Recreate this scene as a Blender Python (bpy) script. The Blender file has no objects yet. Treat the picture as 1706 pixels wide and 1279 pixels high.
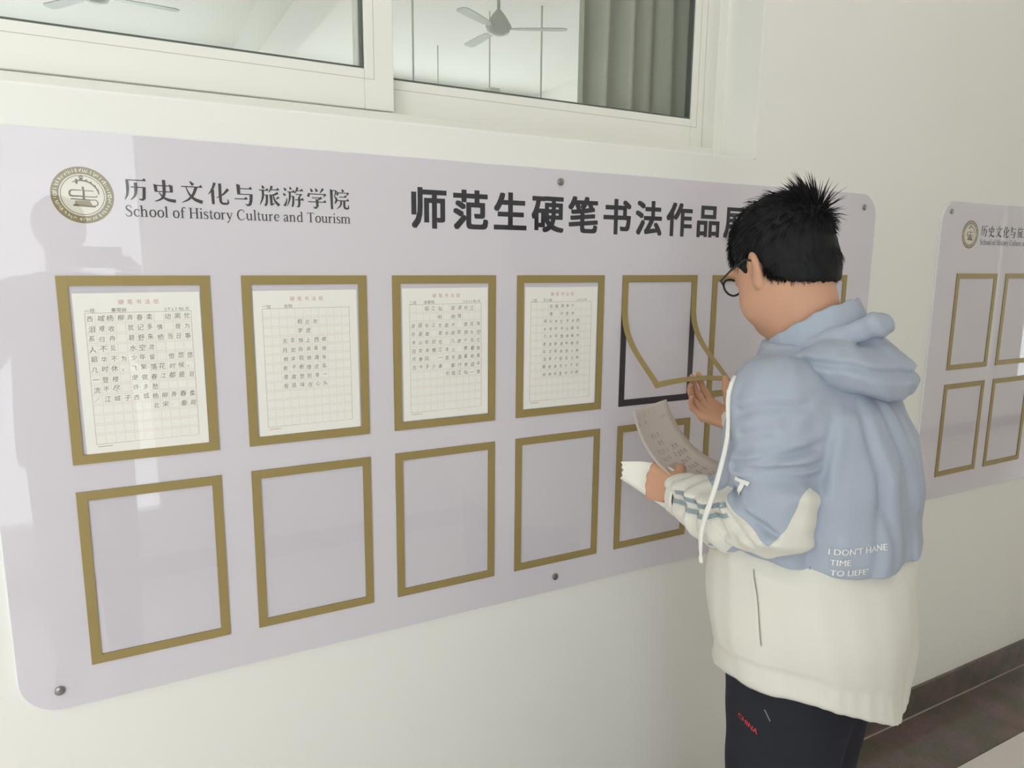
import bpy, math, random
import numpy as np
from mathutils import Vector, Matrix

random.seed(7)
rng = np.random.default_rng(7)
SC = bpy.context.scene
COL = SC.collection

# ------------------------------------------------------------------ camera
YAW, PITCH, ROLL = 0.4981, -0.1685, 0.0095
CAM = Vector((0.0952, -1.520, 1.746))
fw = Vector((math.sin(YAW)*math.cos(PITCH), math.cos(YAW)*math.cos(PITCH), math.sin(PITCH)))
rt = Vector((math.cos(YAW), -math.sin(YAW), 0))
up = rt.cross(fw)
rt2 = rt*math.cos(ROLL) + up*math.sin(ROLL)
up2 = -rt*math.sin(ROLL) + up*math.cos(ROLL)
cd = bpy.data.cameras.new('camera')
cd.sensor_fit = 'HORIZONTAL'; cd.sensor_width = 36.0
cd.lens = 1202.75/1706*36.0
cd.clip_start = 0.02; cd.clip_end = 200
co = bpy.data.objects.new('camera', cd); COL.objects.link(co)
m3 = Matrix((rt2, up2, -fw)).transposed()
co.matrix_world = Matrix.Translation(CAM) @ m3.to_4x4()
SC.camera = co

# ------------------------------------------------------------------ world, daylight portals, exposure
W = bpy.data.worlds.new('overcast_sky'); SC.world = W; W.use_nodes = True
wn = W.node_tree.nodes; wl = W.node_tree.links
bg = wn.get('Background') or wn.new('ShaderNodeBackground')
bg.inputs[0].default_value = (0.925, 0.972, 1.0, 1); bg.inputs[1].default_value = 3.9
SC.view_settings.view_transform = 'Standard'; SC.view_settings.look = 'None'
SC.view_settings.exposure = 0.06; SC.view_settings.gamma = 1.0
SC.view_settings.use_curve_mapping = False
SC.cycles.use_denoising = True
SC.cycles.max_bounces = 10; SC.cycles.diffuse_bounces = 6; SC.cycles.glossy_bounces = 4
SC.cycles.transmission_bounces = 6; SC.cycles.transparent_max_bounces = 12
SC.cycles.sample_clamp_indirect = 8.0
SC.cycles.caustics_reflective = False; SC.cycles.caustics_refractive = False

def portal(name, loc, rot, sx, sy):
    d = bpy.data.lights.new(name, 'AREA'); d.shape = 'RECTANGLE'; d.size = sx; d.size_y = sy
    d.cycles.is_portal = True
    o = bpy.data.objects.new(name, d); COL.objects.link(o); o.location = loc; o.rotation_euler = rot
    return o
# corridor windows (in the wall behind the photographer) and classroom windows (far side of the classroom)
CORR_Y = -2.75                                   # inner face of the outer corridor wall
CW = [(-4.7, 0.28, 0.30, 2.65), (8.12, 8.38, 0.45, 3.1), (8.75, 11.2, 0.45, 3.1), (11.4, 13.8, 0.45, 3.1)]    # x0, x1, z0, z1; last two are unseen, added to light the right end
for x0, x1, z0, z1 in CW:
    portal('daylight_portal', ((x0+x1)/2, CORR_Y-0.25, (z0+z1)/2), (math.pi/2, 0, 0), x1-x0, z1-z0)
CLS_Y = 8.3
KW = [(-3.4, 0.9), (1.7, 5.6), (6.4, 10.4)]
for x0, x1 in KW:
    portal('daylight_portal', ((x0+x1)/2, CLS_Y+0.25, 2.15), (-math.pi/2, 0, 0), x1-x0, 2.5)

# ------------------------------------------------------------------ helpers
def tag(o, label=None, cat=None, group=None, kind=None):
    if label: o['label'] = label
    if cat: o['category'] = cat
    if group: o['group'] = group
    if kind: o['kind'] = kind
    return o

def empty(name, loc=(0, 0, 0)):
    o = bpy.data.objects.new(name, None); COL.objects.link(o); o.location = loc
    o.empty_display_size = 0.05
    return o

def mesh_obj(name, verts, faces, mat, parent=None, smooth=False, mats=None, midx=None):
    """world-space geometry; when parented to an Empty the offset is taken out"""
    v = np.asarray(verts, float)
    if parent is not None:
        off = np.zeros(3); q = parent
        while q is not None:
            off += np.array(q.location); q = q.parent
        v = v - off
    me = bpy.data.meshes.new(name)
    me.from_pydata([tuple(x) for x in v], [], [tuple(int(i) for i in f) for f in faces])
    for m in (mats or [mat]): me.materials.append(m)
    if midx is not None: me.polygons.foreach_set('material_index', np.asarray(midx, np.int32))
    if smooth: me.polygons.foreach_set('use_smooth', np.ones(len(me.polygons), bool))
    me.update()
    o = bpy.data.objects.new(name, me); COL.objects.link(o); o.parent = parent
    return o

class MB:
    def __init__(s): s.v = []; s.f = []; s.m = []
    def add(s, v, f, m=0):
        n = len(s.v); s.v += [tuple(p) for p in v]; s.f += [tuple(i+n for i in q) for q in f]; s.m += [m]*len(f); return s
    def box(s, x0, x1, y0, y1, z0, z1, m=0):
        v = [(x, y, z) for z in (z0, z1) for y in (y0, y1) for x in (x0, x1)]
        return s.add(v, [(0, 2, 3, 1), (4, 5, 7, 6), (0, 1, 5, 4), (2, 6, 7, 3), (0, 4, 6, 2), (1, 3, 7, 5)], m)
    def tube(s, pts, rad, n=8, m=0, cap=True, flat=1.0):
        pts = [Vector(p) for p in pts]
        rad = rad if hasattr(rad, '__len__') else [rad]*len(pts)
        base = len(s.v); up_ = None
        for i, p in enumerate(pts):
            t = (pts[min(i+1, len(pts)-1)] - pts[max(i-1, 0)]).normalized()
            if up_ is None:
                up_ = Vector((0, 0, 1)) if abs(t.z) < .9 else Vector((1, 0, 0))
            a = t.cross(up_).normalized(); b = a.cross(t).normalized(); up_ = b
            for k in range(n):
                c, q = math.cos(2*math.pi*k/n), math.sin(2*math.pi*k/n)
                s.v.append(tuple(p + a*(c*rad[i]) + b*(q*rad[i]*flat)))
        for i in range(len(pts)-1):
            for k in range(n):
                s.f.append((base+i*n+k, base+i*n+(k+1) % n, base+(i+1)*n+(k+1) % n, base+(i+1)*n+k)); s.m.append(m)
        if cap:
            s.f.append(tuple(base+k for k in reversed(range(n)))); s.m.append(m)
            e = base+(len(pts)-1)*n
            s.f.append(tuple(e+k for k in range(n))); s.m.append(m)
        return s
    def build(s, name, mat, parent=None, smooth=False, mats=None):
        return mesh_obj(name, s.v, s.f, mat, parent, smooth, mats, s.m if mats else None)

def box_obj(name, b, mat, parent=None, bev=0.0):
    o = MB().box(*b).build(name, mat, parent)
    if bev:
        md = o.modifiers.new('bevel', 'BEVEL'); md.width = bev; md.segments = 2; md.limit_method = 'ANGLE'
    return o

# ------------------------------------------------------------------ materials
def srgb(r, g, b):
    f = lambda c: (c/255/12.92 if c/255 <= .04045 else ((c/255+.055)/1.055)**2.4)
    return (f(r), f(g), f(b), 1)

def mat(name, col, rough=0.6, spec=0.5, coat=0.0, metal=0.0, noise=0.0, nscale=8.0, bump=0.0, bscale=60.0, coat_rough=0.03, ior=1.45):
    m = bpy.data.materials.new(name); m.use_nodes = True
    nt = m.node_tree; b = nt.nodes['Principled BSDF']
    b.inputs['Base Color'].default_value = col
    b.inputs['Roughness'].default_value = rough
    b.inputs['Specular IOR Level'].default_value = spec
    b.inputs['Metallic'].default_value = metal
    b.inputs['Coat Weight'].default_value = coat
    b.inputs['Coat Roughness'].default_value = coat_rough
    b.inputs['IOR'].default_value = ior
    if noise or bump:
        tc = nt.nodes.new('ShaderNodeTexCoord')
    if noise:
        n = nt.nodes.new('ShaderNodeTexNoise'); n.inputs['Scale'].default_value = nscale; n.inputs['Detail'].default_value = 6
        nt.links.new(tc.outputs['Object'], n.inputs['Vector'])
        mx = nt.nodes.new('ShaderNodeMix'); mx.data_type = 'RGBA'; mx.blend_type = 'MULTIPLY'
        mr = nt.nodes.new('ShaderNodeMapRange'); mr.inputs[3].default_value = 1-noise; mr.inputs[4].default_value = 1+noise
        nt.links.new(n.outputs['Fac'], mr.inputs[0])
        mx.inputs[0].default_value = 1.0
        mx.inputs[6].default_value = col
        nt.links.new(mr.outputs[0], mx.inputs[7])
        nt.links.new(mx.outputs[2], b.inputs['Base Color'])
    if bump:
        n2 = nt.nodes.new('ShaderNodeTexNoise'); n2.inputs['Scale'].default_value = bscale; n2.inputs['Detail'].default_value = 5
        nt.links.new(tc.outputs['Object'], n2.inputs['Vector'])
        bp = nt.nodes.new('ShaderNodeBump'); bp.inputs['Strength'].default_value = bump; bp.inputs['Distance'].default_value = 0.004
        nt.links.new(n2.outputs['Fac'], bp.inputs['Height']); nt.links.new(bp.outputs['Normal'], b.inputs['Normal'])
    return m

def glass_mat(name, tint, ior=1.45, alpha_gloss=1.0, graze=.6):
    m = bpy.data.materials.new(name); m.use_nodes = True
    nt = m.node_tree; nt.nodes.clear()
    out = nt.nodes.new('ShaderNodeOutputMaterial')
    tr = nt.nodes.new('ShaderNodeBsdfTransparent'); tr.inputs[0].default_value = tint
    gl = nt.nodes.new('ShaderNodeBsdfGlossy'); gl.inputs['Roughness'].default_value = 0.0
    fr = nt.nodes.new('ShaderNodeLayerWeight'); fr.inputs[0].default_value = .5
    pw = nt.nodes.new('ShaderNodeMath'); pw.operation = 'POWER'; pw.inputs[1].default_value = 5.0
    mu = nt.nodes.new('ShaderNodeMath'); mu.operation = 'MULTIPLY_ADD'
    f0 = ((ior-1)/(ior+1))**2*alpha_gloss; mu.inputs[1].default_value = (1-f0)*graze; mu.inputs[2].default_value = f0
    mx = nt.nodes.new('ShaderNodeMixShader')
    nt.links.new(fr.outputs['Facing'], pw.inputs[0]); nt.links.new(pw.outputs[0], mu.inputs[0]); nt.links.new(mu.outputs[0], mx.inputs[0])
    nt.links.new(tr.outputs[0], mx.inputs[1]); nt.links.new(gl.outputs[0], mx.inputs[2])
    nt.links.new(mx.outputs[0], out.inputs[0])
    return m

def granite(name, dark, light, red):
    m = bpy.data.materials.new(name); m.use_nodes = True
    nt = m.node_tree; b = nt.nodes['Principled BSDF']
    tc = nt.nodes.new('ShaderNodeTexCoord')
    n1 = nt.nodes.new('ShaderNodeTexNoise'); n1.inputs['Scale'].default_value = 9; n1.inputs['Detail'].default_value = 5
    n2 = nt.nodes.new('ShaderNodeTexVoronoi'); n2.inputs['Scale'].default_value = 90
    n3 = nt.nodes.new('ShaderNodeTexNoise'); n3.inputs['Scale'].default_value = 160; n3.inputs['Detail'].default_value = 3
    for n in (n1, n2, n3): nt.links.new(tc.outputs['Object'], n.inputs['Vector'])
    r1 = nt.nodes.new('ShaderNodeValToRGB'); r1.color_ramp.elements[0].color = dark; r1.color_ramp.elements[0].position = .4
    r1.color_ramp.elements[1].color = red; r1.color_ramp.elements[1].position = .66
    nt.links.new(n1.outputs['Fac'], r1.inputs[0])
    r2 = nt.nodes.new('ShaderNodeValToRGB'); r2.color_ramp.elements[0].position = .62; r2.color_ramp.elements[1].position = .74
    r2.color_ramp.elements[0].color = (0, 0, 0, 1); r2.color_ramp.elements[1].color = (.55, .55, .55, 1)
    nt.links.new(n3.outputs['Fac'], r2.inputs[0])
    mx = nt.nodes.new('ShaderNodeMix'); mx.data_type = 'RGBA'
    nt.links.new(r2.outputs[0], mx.inputs[0]); nt.links.new(r1.outputs[0], mx.inputs[6]); mx.inputs[7].default_value = light
    nt.links.new(mx.outputs[2], b.inputs['Base Color'])
    b.inputs['Roughness'].default_value = .16
    return m

M = {}
M['wall'] = mat('white_wall_paint', srgb(238, 236, 231), .75, .3, noise=.012, nscale=2.5, bump=.06, bscale=35)
M['reveal'] = mat('window_reveal_paint', srgb(242, 241, 236), .65, .3, bump=.05, bscale=30)
M['ceil'] = mat('white_ceiling_paint', srgb(242, 241, 236), .8, .2)
M['cwall'] = mat('classroom_wall_paint', srgb(214, 222, 218), .8, .2)
M['frame_white'] = mat('white_window_profile', srgb(238, 236, 229), .4, .5, noise=.01, nscale=3)
M['joint'] = mat('grey_profile_joint', srgb(186, 184, 174), .5)
M['gasket'] = mat('grey_rubber_gasket', srgb(92, 97, 92), .5)
M['glass'] = glass_mat('window_glass', (.955, .965, .955, 1))
M['granite'] = granite('dark_granite', srgb(96, 91, 82), srgb(172, 162, 150), srgb(118, 96, 94))
M['tile'] = mat('pale_floor_tile', srgb(226, 218, 214), .2, .5, noise=.05, nscale=6)
M['tile_wide'] = mat('pale_floor', srgb(226, 218, 214), .25, .5)
M['board'] = mat('lilac_acrylic_board', srgb(216, 210, 217), .45, 0.0, coat=1.0, coat_rough=.015)
M['board_edge'] = mat('clear_acrylic_edge', srgb(232, 230, 236), .1, .5, coat=.5)
M['gold'] = mat('matt_gold_film', srgb(158, 138, 88), .45, .5, metal=.15, noise=.05, nscale=14)
M['magnet'] = mat('dark_magnet_strip', srgb(58, 50, 56), .6)
M['film'] = glass_mat('clear_cover_film', (.992, .99, .992, 1), 1.42, graze=.25)
M['ink_title'] = mat('charcoal_print', srgb(58, 57, 62), .5, 0.0, coat=1.0, coat_rough=.015)
M['ink_grey'] = mat('dark_grey_print', srgb(78, 75, 76), .5, 0.0, coat=1.0, coat_rough=.015)
M['paper'] = mat('cream_paper', srgb(247, 244, 237), .8, .2)
M['paper_white'] = mat('white_paper', srgb(240, 237, 228), .8, .2)
M['paper_held'] = mat('warm_writing_paper', srgb(216, 204, 194), .8, .2)
M['ink_red'] = mat('faded_red_print', srgb(214, 160, 152), .7)
M['ink_line'] = mat('pink_rule_print', srgb(226, 200, 192), .8)
M['ink_box'] = mat('grey_rule_print', srgb(176, 160, 148), .8)
M['ink_pen'] = mat('pen_ink', srgb(140, 130, 126), .6)
M['steel'] = mat('brushed_steel', srgb(150, 148, 146), .3, .5, metal=.9)
M['dark_steel'] = mat('dark_screw_recess', srgb(72, 70, 72), .4, .5, metal=.5)
M['emblem'] = mat('olive_gold_print', srgb(146, 134, 104), .45, 0.0, coat=1.0, coat_rough=.015)
M['emblem_light'] = mat('pale_emblem_print', srgb(222, 216, 204), .5, 0.0, coat=1.0, coat_rough=.015)
M['emblem_dark'] = mat('brown_grey_emblem_print', srgb(108, 98, 86), .5, 0.0, coat=1.0, coat_rough=.015)
M['fan'] = mat('pale_grey_enamel', srgb(186, 190, 184), .4)
M['curtain'] = mat('grey_green_curtain_cloth', srgb(184, 184, 172), .9, .1, noise=.08, nscale=5)
M['lamp'] = mat('lamp_housing_enamel', srgb(205, 208, 202), .5)
M['tube'] = mat('lamp_tube_added_glow', srgb(238, 240, 236), .3)
_b = M['tube'].node_tree.nodes['Principled BSDF']; _b.inputs['Emission Color'].default_value = (1, .985, .95, 1); _b.inputs['Emission Strength'].default_value = 14  # glow added to brighten the classroom behind the glass
M['fill_tube'] = M['tube'].copy(); M['fill_tube'].name = 'added_corridor_glow'  # stronger glow for the added corridor lamps
M['fill_tube'].node_tree.nodes['Principled BSDF'].inputs['Emission Strength'].default_value = 22

# ------------------------------------------------------------------ structure: corridor
XL, XR, CEIL = -5.0, 14.0, 3.6
OPX0, OPX1, OPZ0, OPZ1 = -1.35, 1.690, 2.031, 3.45     # opening of window_1 in the board wall
WT = 0.24
def wall_with_holes(name, x0, x1, z0, z1, ya, yb, holes, m):
    """one wall slab in XZ between planes ya and yb with rectangular holes (x0,x1,z0,z1), built from blocks"""
    b = MB(); xs = x0
    for hx0, hx1, hz0, hz1 in sorted(holes):
        b.box(xs, hx0, ya, yb, z0, z1); b.box(hx0, hx1, ya, yb, z0, hz0); b.box(hx0, hx1, ya, yb, hz1, z1); xs = hx1
    b.box(xs, x1, ya, yb, z0, z1)
    return tag(b.build(name, m), kind='structure')
wall_front = wall_with_holes('wall_front', XL, XR, 0, 4.05, 0, WT, [(OPX0, OPX1, OPZ0, OPZ1)], M['wall'])
wall_back = wall_with_holes('wall_back', XL, XR, 0, CEIL, CORR_Y-WT, CORR_Y, [(a, b, c, d) for a, b, c, d in CW], M['wall'])
tag(box_obj('wall_left', (XL-.2, XL, CORR_Y-WT, WT, 0, CEIL), M['wall']), kind='structure')
tag(box_obj('wall_right', (XR, XR+.2, CORR_Y-WT, WT, 0, CEIL), M['wall']), kind='structure')
tag(box_obj('ceiling', (XL-.2, XR+.2, CORR_Y-WT, -.0005, CEIL, CEIL+.15), M['ceil']), kind='structure')
GR_W = 0.267
floor = tag(box_obj('floor', (XL-.2, XR+.2, CORR_Y-WT, WT, -.2, -.012), M['tile_wide']), kind='structure')
# granite border slabs and pale tiles of the floor
slab_me = None
x = XL
k = 0
while x < XR-.01:
    if slab_me is None:
        o = box_obj('granite_slab', (x+.0008, x+.9992, -GR_W+.0008, -.0008, -.012, 0), M['granite'], floor); slab_me = o; x_first = x
    else:
        o = slab_me.copy(); COL.objects.link(o); o.location.x = slab_me.location.x + (x-x_first)
    x += 1.0
tile0 = None
for iy in range(4):
    for ix in range(16):
        tx = -1.85 + ix*.8; ty = -GR_W - .8*(iy+1)
        y0 = max(ty, CORR_Y)
        if tile0 is None or y0 != ty:
            o = box_obj('floor_tile', (tx+.001, tx+.799, y0+.001, ty+.799, -.012, -.0005), M['tile'], floor)
            if tile0 is None: tile0 = o; t0 = (tx, ty)
        else:
            o = tile0.copy(); COL.objects.link(o); o.location = (tx-t0[0], ty-t0[1], 0)
bb = MB().box(XL, XR, -.012, 0, 0, .119)
tag(bb.build('baseboard_front', M['granite']), kind='structure')
M['mortar'] = mat('pale_mortar', srgb(176, 160, 152), .8)
tag(MB().box(XL, XR, -.0165, -.012, 0, .0025).build('trim_6', M['mortar']), kind='structure')
tag(MB().box(XL, XR, CORR_Y, CORR_Y+.012, 0, .119).build('baseboard_back', M['granite']), kind='structure')

# plaster lining of the window opening (right reveal + sill + left reveal + head), a hair proud of the wall block
rv = MB()
rv.box(OPX1-.004, OPX1, 0.0, .135, OPZ0, OPZ1); rv.box(OPX0, OPX0+.004, 0, .135, OPZ0, OPZ1)
rv.box(OPX0, OPX1, 0.0, .135, OPZ0, OPZ0+.004); rv.box(OPX0, OPX1, 0, .135, OPZ1-.004, OPZ1)
tag(rv.build('trim_1', M['reveal']), kind='structure')

# ------------------------------------------------------------------ window_1: sliding window of the classroom
win = tag(empty('window_1', ((OPX0+OPX1)/2, .17, OPZ0)), kind='structure')
def ring_bars(x0, x1, z0, z1, w, y0, y1, wb=None, wl=None, wr=None):
    wb = wb or w; wl = wl or w; wr = wr or w
    b = MB()
    b.box(x0, x0+wl, y0, y1, z0, z1); b.box(x1-wr, x1, y0, y1, z0, z1)
    b.box(x0+wl, x1-wr, y0, y1, z0, z0+wb); b.box(x0+wl, x1-wr, y0, y1, z1-w, z1)
    return b
def bevel(o, w=.002):
    md = o.modifiers.new('bevel', 'BEVEL'); md.width = w; md.segments = 2; md.limit_method = 'ANGLE'; return o
bevel(ring_bars(OPX0+.004, OPX1-.004, OPZ0+.004, OPZ1-.004, .030, .133, .225, wb=.040).build('outer_frame', M['frame_white'], win))
# stepped tracks along the sill of the outer frame
bevel(MB().box(OPX0+.03, OPX1-.03, .136, .139, OPZ0+.044, OPZ0+.0465).build('track', M['frame_white'], win), .0008)
bevel(MB().box(OPX0+.03, OPX1-.03, .177, .180, OPZ0+.044, OPZ0+.0465).build('track', M['frame_white'], win), .0008)
def sash(x0, x1, z0, z1, y0, y1, wl, wr, wb):
    s = ring_bars(x0, x1, z0, z1, .07, y0, y1, wb=wb, wl=wl, wr=wr).build('sash', M['frame_white'], win)
    bevel(s, .0025)
    gx0, gx1, gz0, gz1 = x0+wl, x1-wr, z0+wb, z1-.07
    ym = (y0+y1)/2
    # thin bead line on the profile, glass, rubber gasket
    g = ring_bars(gx0-.0005, gx1+.0005, gz0-.0005, gz1+.0005, .0055, y0+.006, y1-.004).build('gasket', M['gasket'], s)
    p = MB().box(gx0+.001, gx1-.001, ym-.003, ym+.003, gz0+.001, gz1-.001).build('pane', M['glass'], s)
    bd = ring_bars(gx0-.022, gx1+.022, gz0-.022, gz1+.022, .0012, y0-.0004, y0+.002).build('glazing_bead_line', M['joint'], s)
    return s
s1 = sash(-.90, .684, OPZ0+.0505, OPZ1-.04, .1405, .1685, .07, .068, .086)     # front track, left
s2 = sash(.610, 1.655, OPZ0+.0505, OPZ1-.04, .1815, .2095, .07, .045, .080)    # rear track, right

# ------------------------------------------------------------------ classroom beyond the glass
CC = 4.05
KX0, KX1 = -4.0, 11.0
tag(box_obj('ceiling_classroom', (KX0-.2, KX1+.2, WT, CLS_Y+.25, CC, CC+.15), M['ceil']), kind='structure')
tag(box_obj('floor_classroom', (KX0-.2, KX1+.2, WT, CLS_Y+.25, -.2, 0), M['tile_wide']), kind='structure')
wall_with_holes('wall_classroom_far', KX0, KX1, 0, CC, CLS_Y, CLS_Y+.24, [(a, b, .9, 3.4) for a, b in KW], M['cwall'])
tag(box_obj('wall_classroom_left', (KX0-.2, KX0, WT, CLS_Y+.24, 0, CC), M['cwall']), kind='structure')
tag(box_obj('wall_classroom_right', (KX1, KX1+.2, WT, CLS_Y+.24, 0, CC), M['cwall']), kind='structure')
for i, bx in enumerate((-1.9, 1.55, 5.6)):
    tag(box_obj('trim_%d' % (i+2), (bx-.15, bx+.15, WT, CLS_Y, CC-.42, CC), M['ceil']), kind='structure')
tag(box_obj('trim_5', (KX0, KX1, CLS_Y-.35, CLS_Y, CC-.5, CC), M['cwall']), kind='structure')

def ceiling_fan(loc, a0, label):
    r = tag(empty('ceiling_fan', loc), label, 'fan', 'classroom ceiling fans')
    X, Y, Z = loc
    b = MB().tube([(X, Y, CC), (X, Y, Z+.08)], .014, 10); b.build('rod', M['fan'], r, True)
    b = MB().tube([(X, Y, CC), (X, Y, CC-.05), (X, Y, CC-.09)], [.07, .065, .02], 16); b.build('canopy', M['fan'], r, True)
    b = MB().tube([(X, Y, Z+.13), (X, Y, Z+.09), (X, Y, Z+.06), (X, Y, Z+.0), (X, Y, Z-.05), (X, Y, Z-.07)], [.02, .055, .075, .11, .085, .03], 20)
    b.build('motor', M['fan'], r, True)
    for k in range(3):
        a = a0 + k*2*math.pi/3; ca, sa = math.cos(a), math.sin(a)
        v = []
        for (rr, w, tz) in ((.08, .02, 0), (.15, .02, 0), (.18, .038, .01), (.40, .050, .012), (.54, .050, .012), (.57, .030, .01)):
            for sgn in (-1, 1):
                for dz in (0, .006):
                    px, py = rr, sgn*w
                    v.append((X+px*ca-py*sa, Y+px*sa+py*ca, Z-.02+sgn*tz*.3+dz))
        f = []
        for i in range(5):
            q = i*4
            f += [(q, q+2, q+6, q+4), (q+1, q+5, q+7, q+3), (q, q+4, q+5, q+1), (q+2, q+3, q+7, q+6)]
        f += [(0, 1, 3, 2), (20, 22, 23, 21)]
        mesh_obj('blade', v, f, M['fan'], r)
    return r
ceiling_fan((3.03, 4.17, 3.66), math.radians(-28.5), 'grey three-blade ceiling fan seen whole through the right window pane')
ceiling_fan((0.104, 4.975, 3.66), math.radians(5), 'ceiling fan with one blade tip showing behind the left window pane')

def corridor_fill_lamp(x, y, label):  # unseen lamps added to even out the corridor light
    r = tag(empty('added_tube_lamp', (x, y, CEIL)), label, 'lamp', 'added corridor fill lamps')
    MB().box(x-.62, x+.62, y-.06, y+.06, CEIL-.05, CEIL).build('housing', M['lamp'], r)
    MB().tube([(x-.6, y, CEIL-.075), (x+.6, y, CEIL-.075)], .018, 8).build('tube', M['fill_tube'], r, True)
corridor_fill_lamp(-1.2, -1.35, 'added unseen fill lamp on the corridor ceiling left of the photographer')
corridor_fill_lamp(2.2, -1.35, 'added unseen fill lamp on the corridor ceiling above the student')
corridor_fill_lamp(5.6, -1.35, 'added unseen fill lamp on the corridor ceiling beyond the student')
def hanging_lamp(x, y, z, length, label):
    r = tag(empty('hanging_tube_lamp', (x, y, z)), label, 'lamp', 'hanging classroom tube lamps')
    MB().box(x-.05, x+.05, y-length/2, y+length/2, z, z+.05).build('housing', M['lamp'], r)
    MB().tube([(x, y-length/2+.03, z-.02), (x, y+length/2-.03, z-.02)], .014, 8).build('tube', M['tube'], r, True)
    for s in (-1, 1):
        MB().tube([(x, y+s*length*.42, z+.05), (x, y+s*length*.42, CC)], .007, 6).build('rod', M['lamp'], r)
hanging_lamp(3.35, 5.6, 3.30, 1.5, 'white tube lamp hanging on rods just behind the whole ceiling fan')
hanging_lamp(2.35, 2.0, 3.62, 1.4, 'added fill lamp hanging in the classroom close to the window, above the view')  # this lamp and the next are added out of view to light the classroom
hanging_lamp(-.60, 2.0, 3.62, 1.4, 'added fill lamp hanging in the classroom above the left pane, out of view')
def drop_rod(x, y, z, label):
    r = tag(empty('drop_rod', (x, y, z)), label, 'rod', 'thin rods hanging from the classroom ceiling')
    MB().tube([(x, y, z+.06), (x, y, CC)], .009, 8).build('rod', M['lamp'], r, True); MB().tube([(x, y, z), (x, y, z+.02), (x, y, z+.06)], [.012, .03, .012], 10).build('hook', M['lamp'], r, True)
drop_rod(2.42, 4.55, 3.1, 'thin grey rod hanging near the left edge of the right pane')
drop_rod(3.70, 4.60, 3.1, 'thin grey rod hanging below the fan blade beside the curtain')

# curtain gathered at the right end, hanging just inside the classroom
cu = tag(empty('curtain', (1.56, .35, 1.9)), 'grey-green pleated curtain gathered at the right end of the window', 'curtain')
def pleats(x0, x1, z0, z1, y, n, amp, seed):
    r = random.Random(seed); N = n*12
    ph = [r.uniform(0, 6.28) for _ in range(3)]
    v = []; f = []; rows = 10
    for j in range(rows+1):
        z = z0+(z1-z0)*j/rows
        for i in range(N+1):
            t = i/N
            ww = amp*(.75+.4*math.sin(3.1*t*2+ph[0]))
            yy = y + ww*math.sin(2*math.pi*n*t + .9*math.sin(4*t+ph[1])) + .008*math.sin(2*math.pi*n*.5*t+z*1.3+ph[2])
            xx = x0+(x1-x0)*t + .006*math.sin(7*t+z*2.2)
            v.append((xx, yy, z))
    for j in range(rows):
        for i in range(N):
            a = j*(N+1)+i; f.append((a, a+1, a+N+2, a+N+1))
    return v, f
v, f = pleats(1.340, 1.92, 1.80, 3.6, .36, 7, .038, 3)
c1 = mesh_obj('cloth', v, f, M['curtain'], cu, True); md = c1.modifiers.new('solid', 'SOLIDIFY'); md.thickness = .002
MB().tube([(-1.4, .36, 3.62), (1.95, .36, 3.62)], .012, 10).build('curtain_rail', M['steel'], cu, True)

# windows of the corridor's outer wall and of the classroom's far wall: white frames with glass
def plain_window(name, x0, x1, z0, z1, y, n):
    r = tag(empty(name, ((x0+x1)/2, y, z0)), kind='structure')
    ring_bars(x0, x1, z0, z1, .06, y-.04, y+.04).build('outer_frame', M['frame_white'], r)
    for k in range(1, n):
        xm = x0+(x1-x0)*k/n
        MB().box(xm-.03, xm+.03, y-.03, y+.03, z0+.06, z1-.06).build('mullion', M['frame_white'], r)
    for k in range(n):
        a = x0+(x1-x0)*k/n+.031; b = x0+(x1-x0)*(k+1)/n-.031
        MB().box(max(a, x0+.061), min(b, x1-.061), y-.003, y+.003, z0+.061, z1-.061).build('pane', M['glass'], r)
for i, (x0, x1, z0, z1) in enumerate(CW): plain_window('window_%d' % (i+2), x0, x1, z0, z1, CORR_Y-.12, 3 if x1-x0 > 3 else (2 if x1-x0 > 1 else 1))
for i, (x0, x1) in enumerate(KW): plain_window('window_%d' % (i+6), x0, x1, .9, 3.4, CLS_Y+.12, 3)
# ------------------------------------------------------------------ lettering
_glyph = {}
def glyph(ch, bold=0.0, res=2):
    """triangulated outline of one character of the built-in font: verts (N,2), faces"""
    key = (ch, bold, res)
    if key not in _glyph:
        c = bpy.data.curves.new('t', 'FONT'); c.body = ch; c.resolution_u = res; c.offset = bold; c.fill_mode = 'FRONT'
        o = bpy.data.objects.new('t', c); COL.objects.link(o)
        dg = bpy.context.evaluated_depsgraph_get()
        me = bpy.data.meshes.new_from_object(o.evaluated_get(dg))
        v = np.array([(p.co.x, p.co.y) for p in me.vertices]) if len(me.vertices) else np.zeros((0, 2))
        f = [tuple(p.vertices) for p in me.polygons]
        bpy.data.objects.remove(o); bpy.data.curves.remove(c); bpy.data.meshes.remove(me)
        _glyph[key] = (v, f)
    return _glyph[key]

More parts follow.
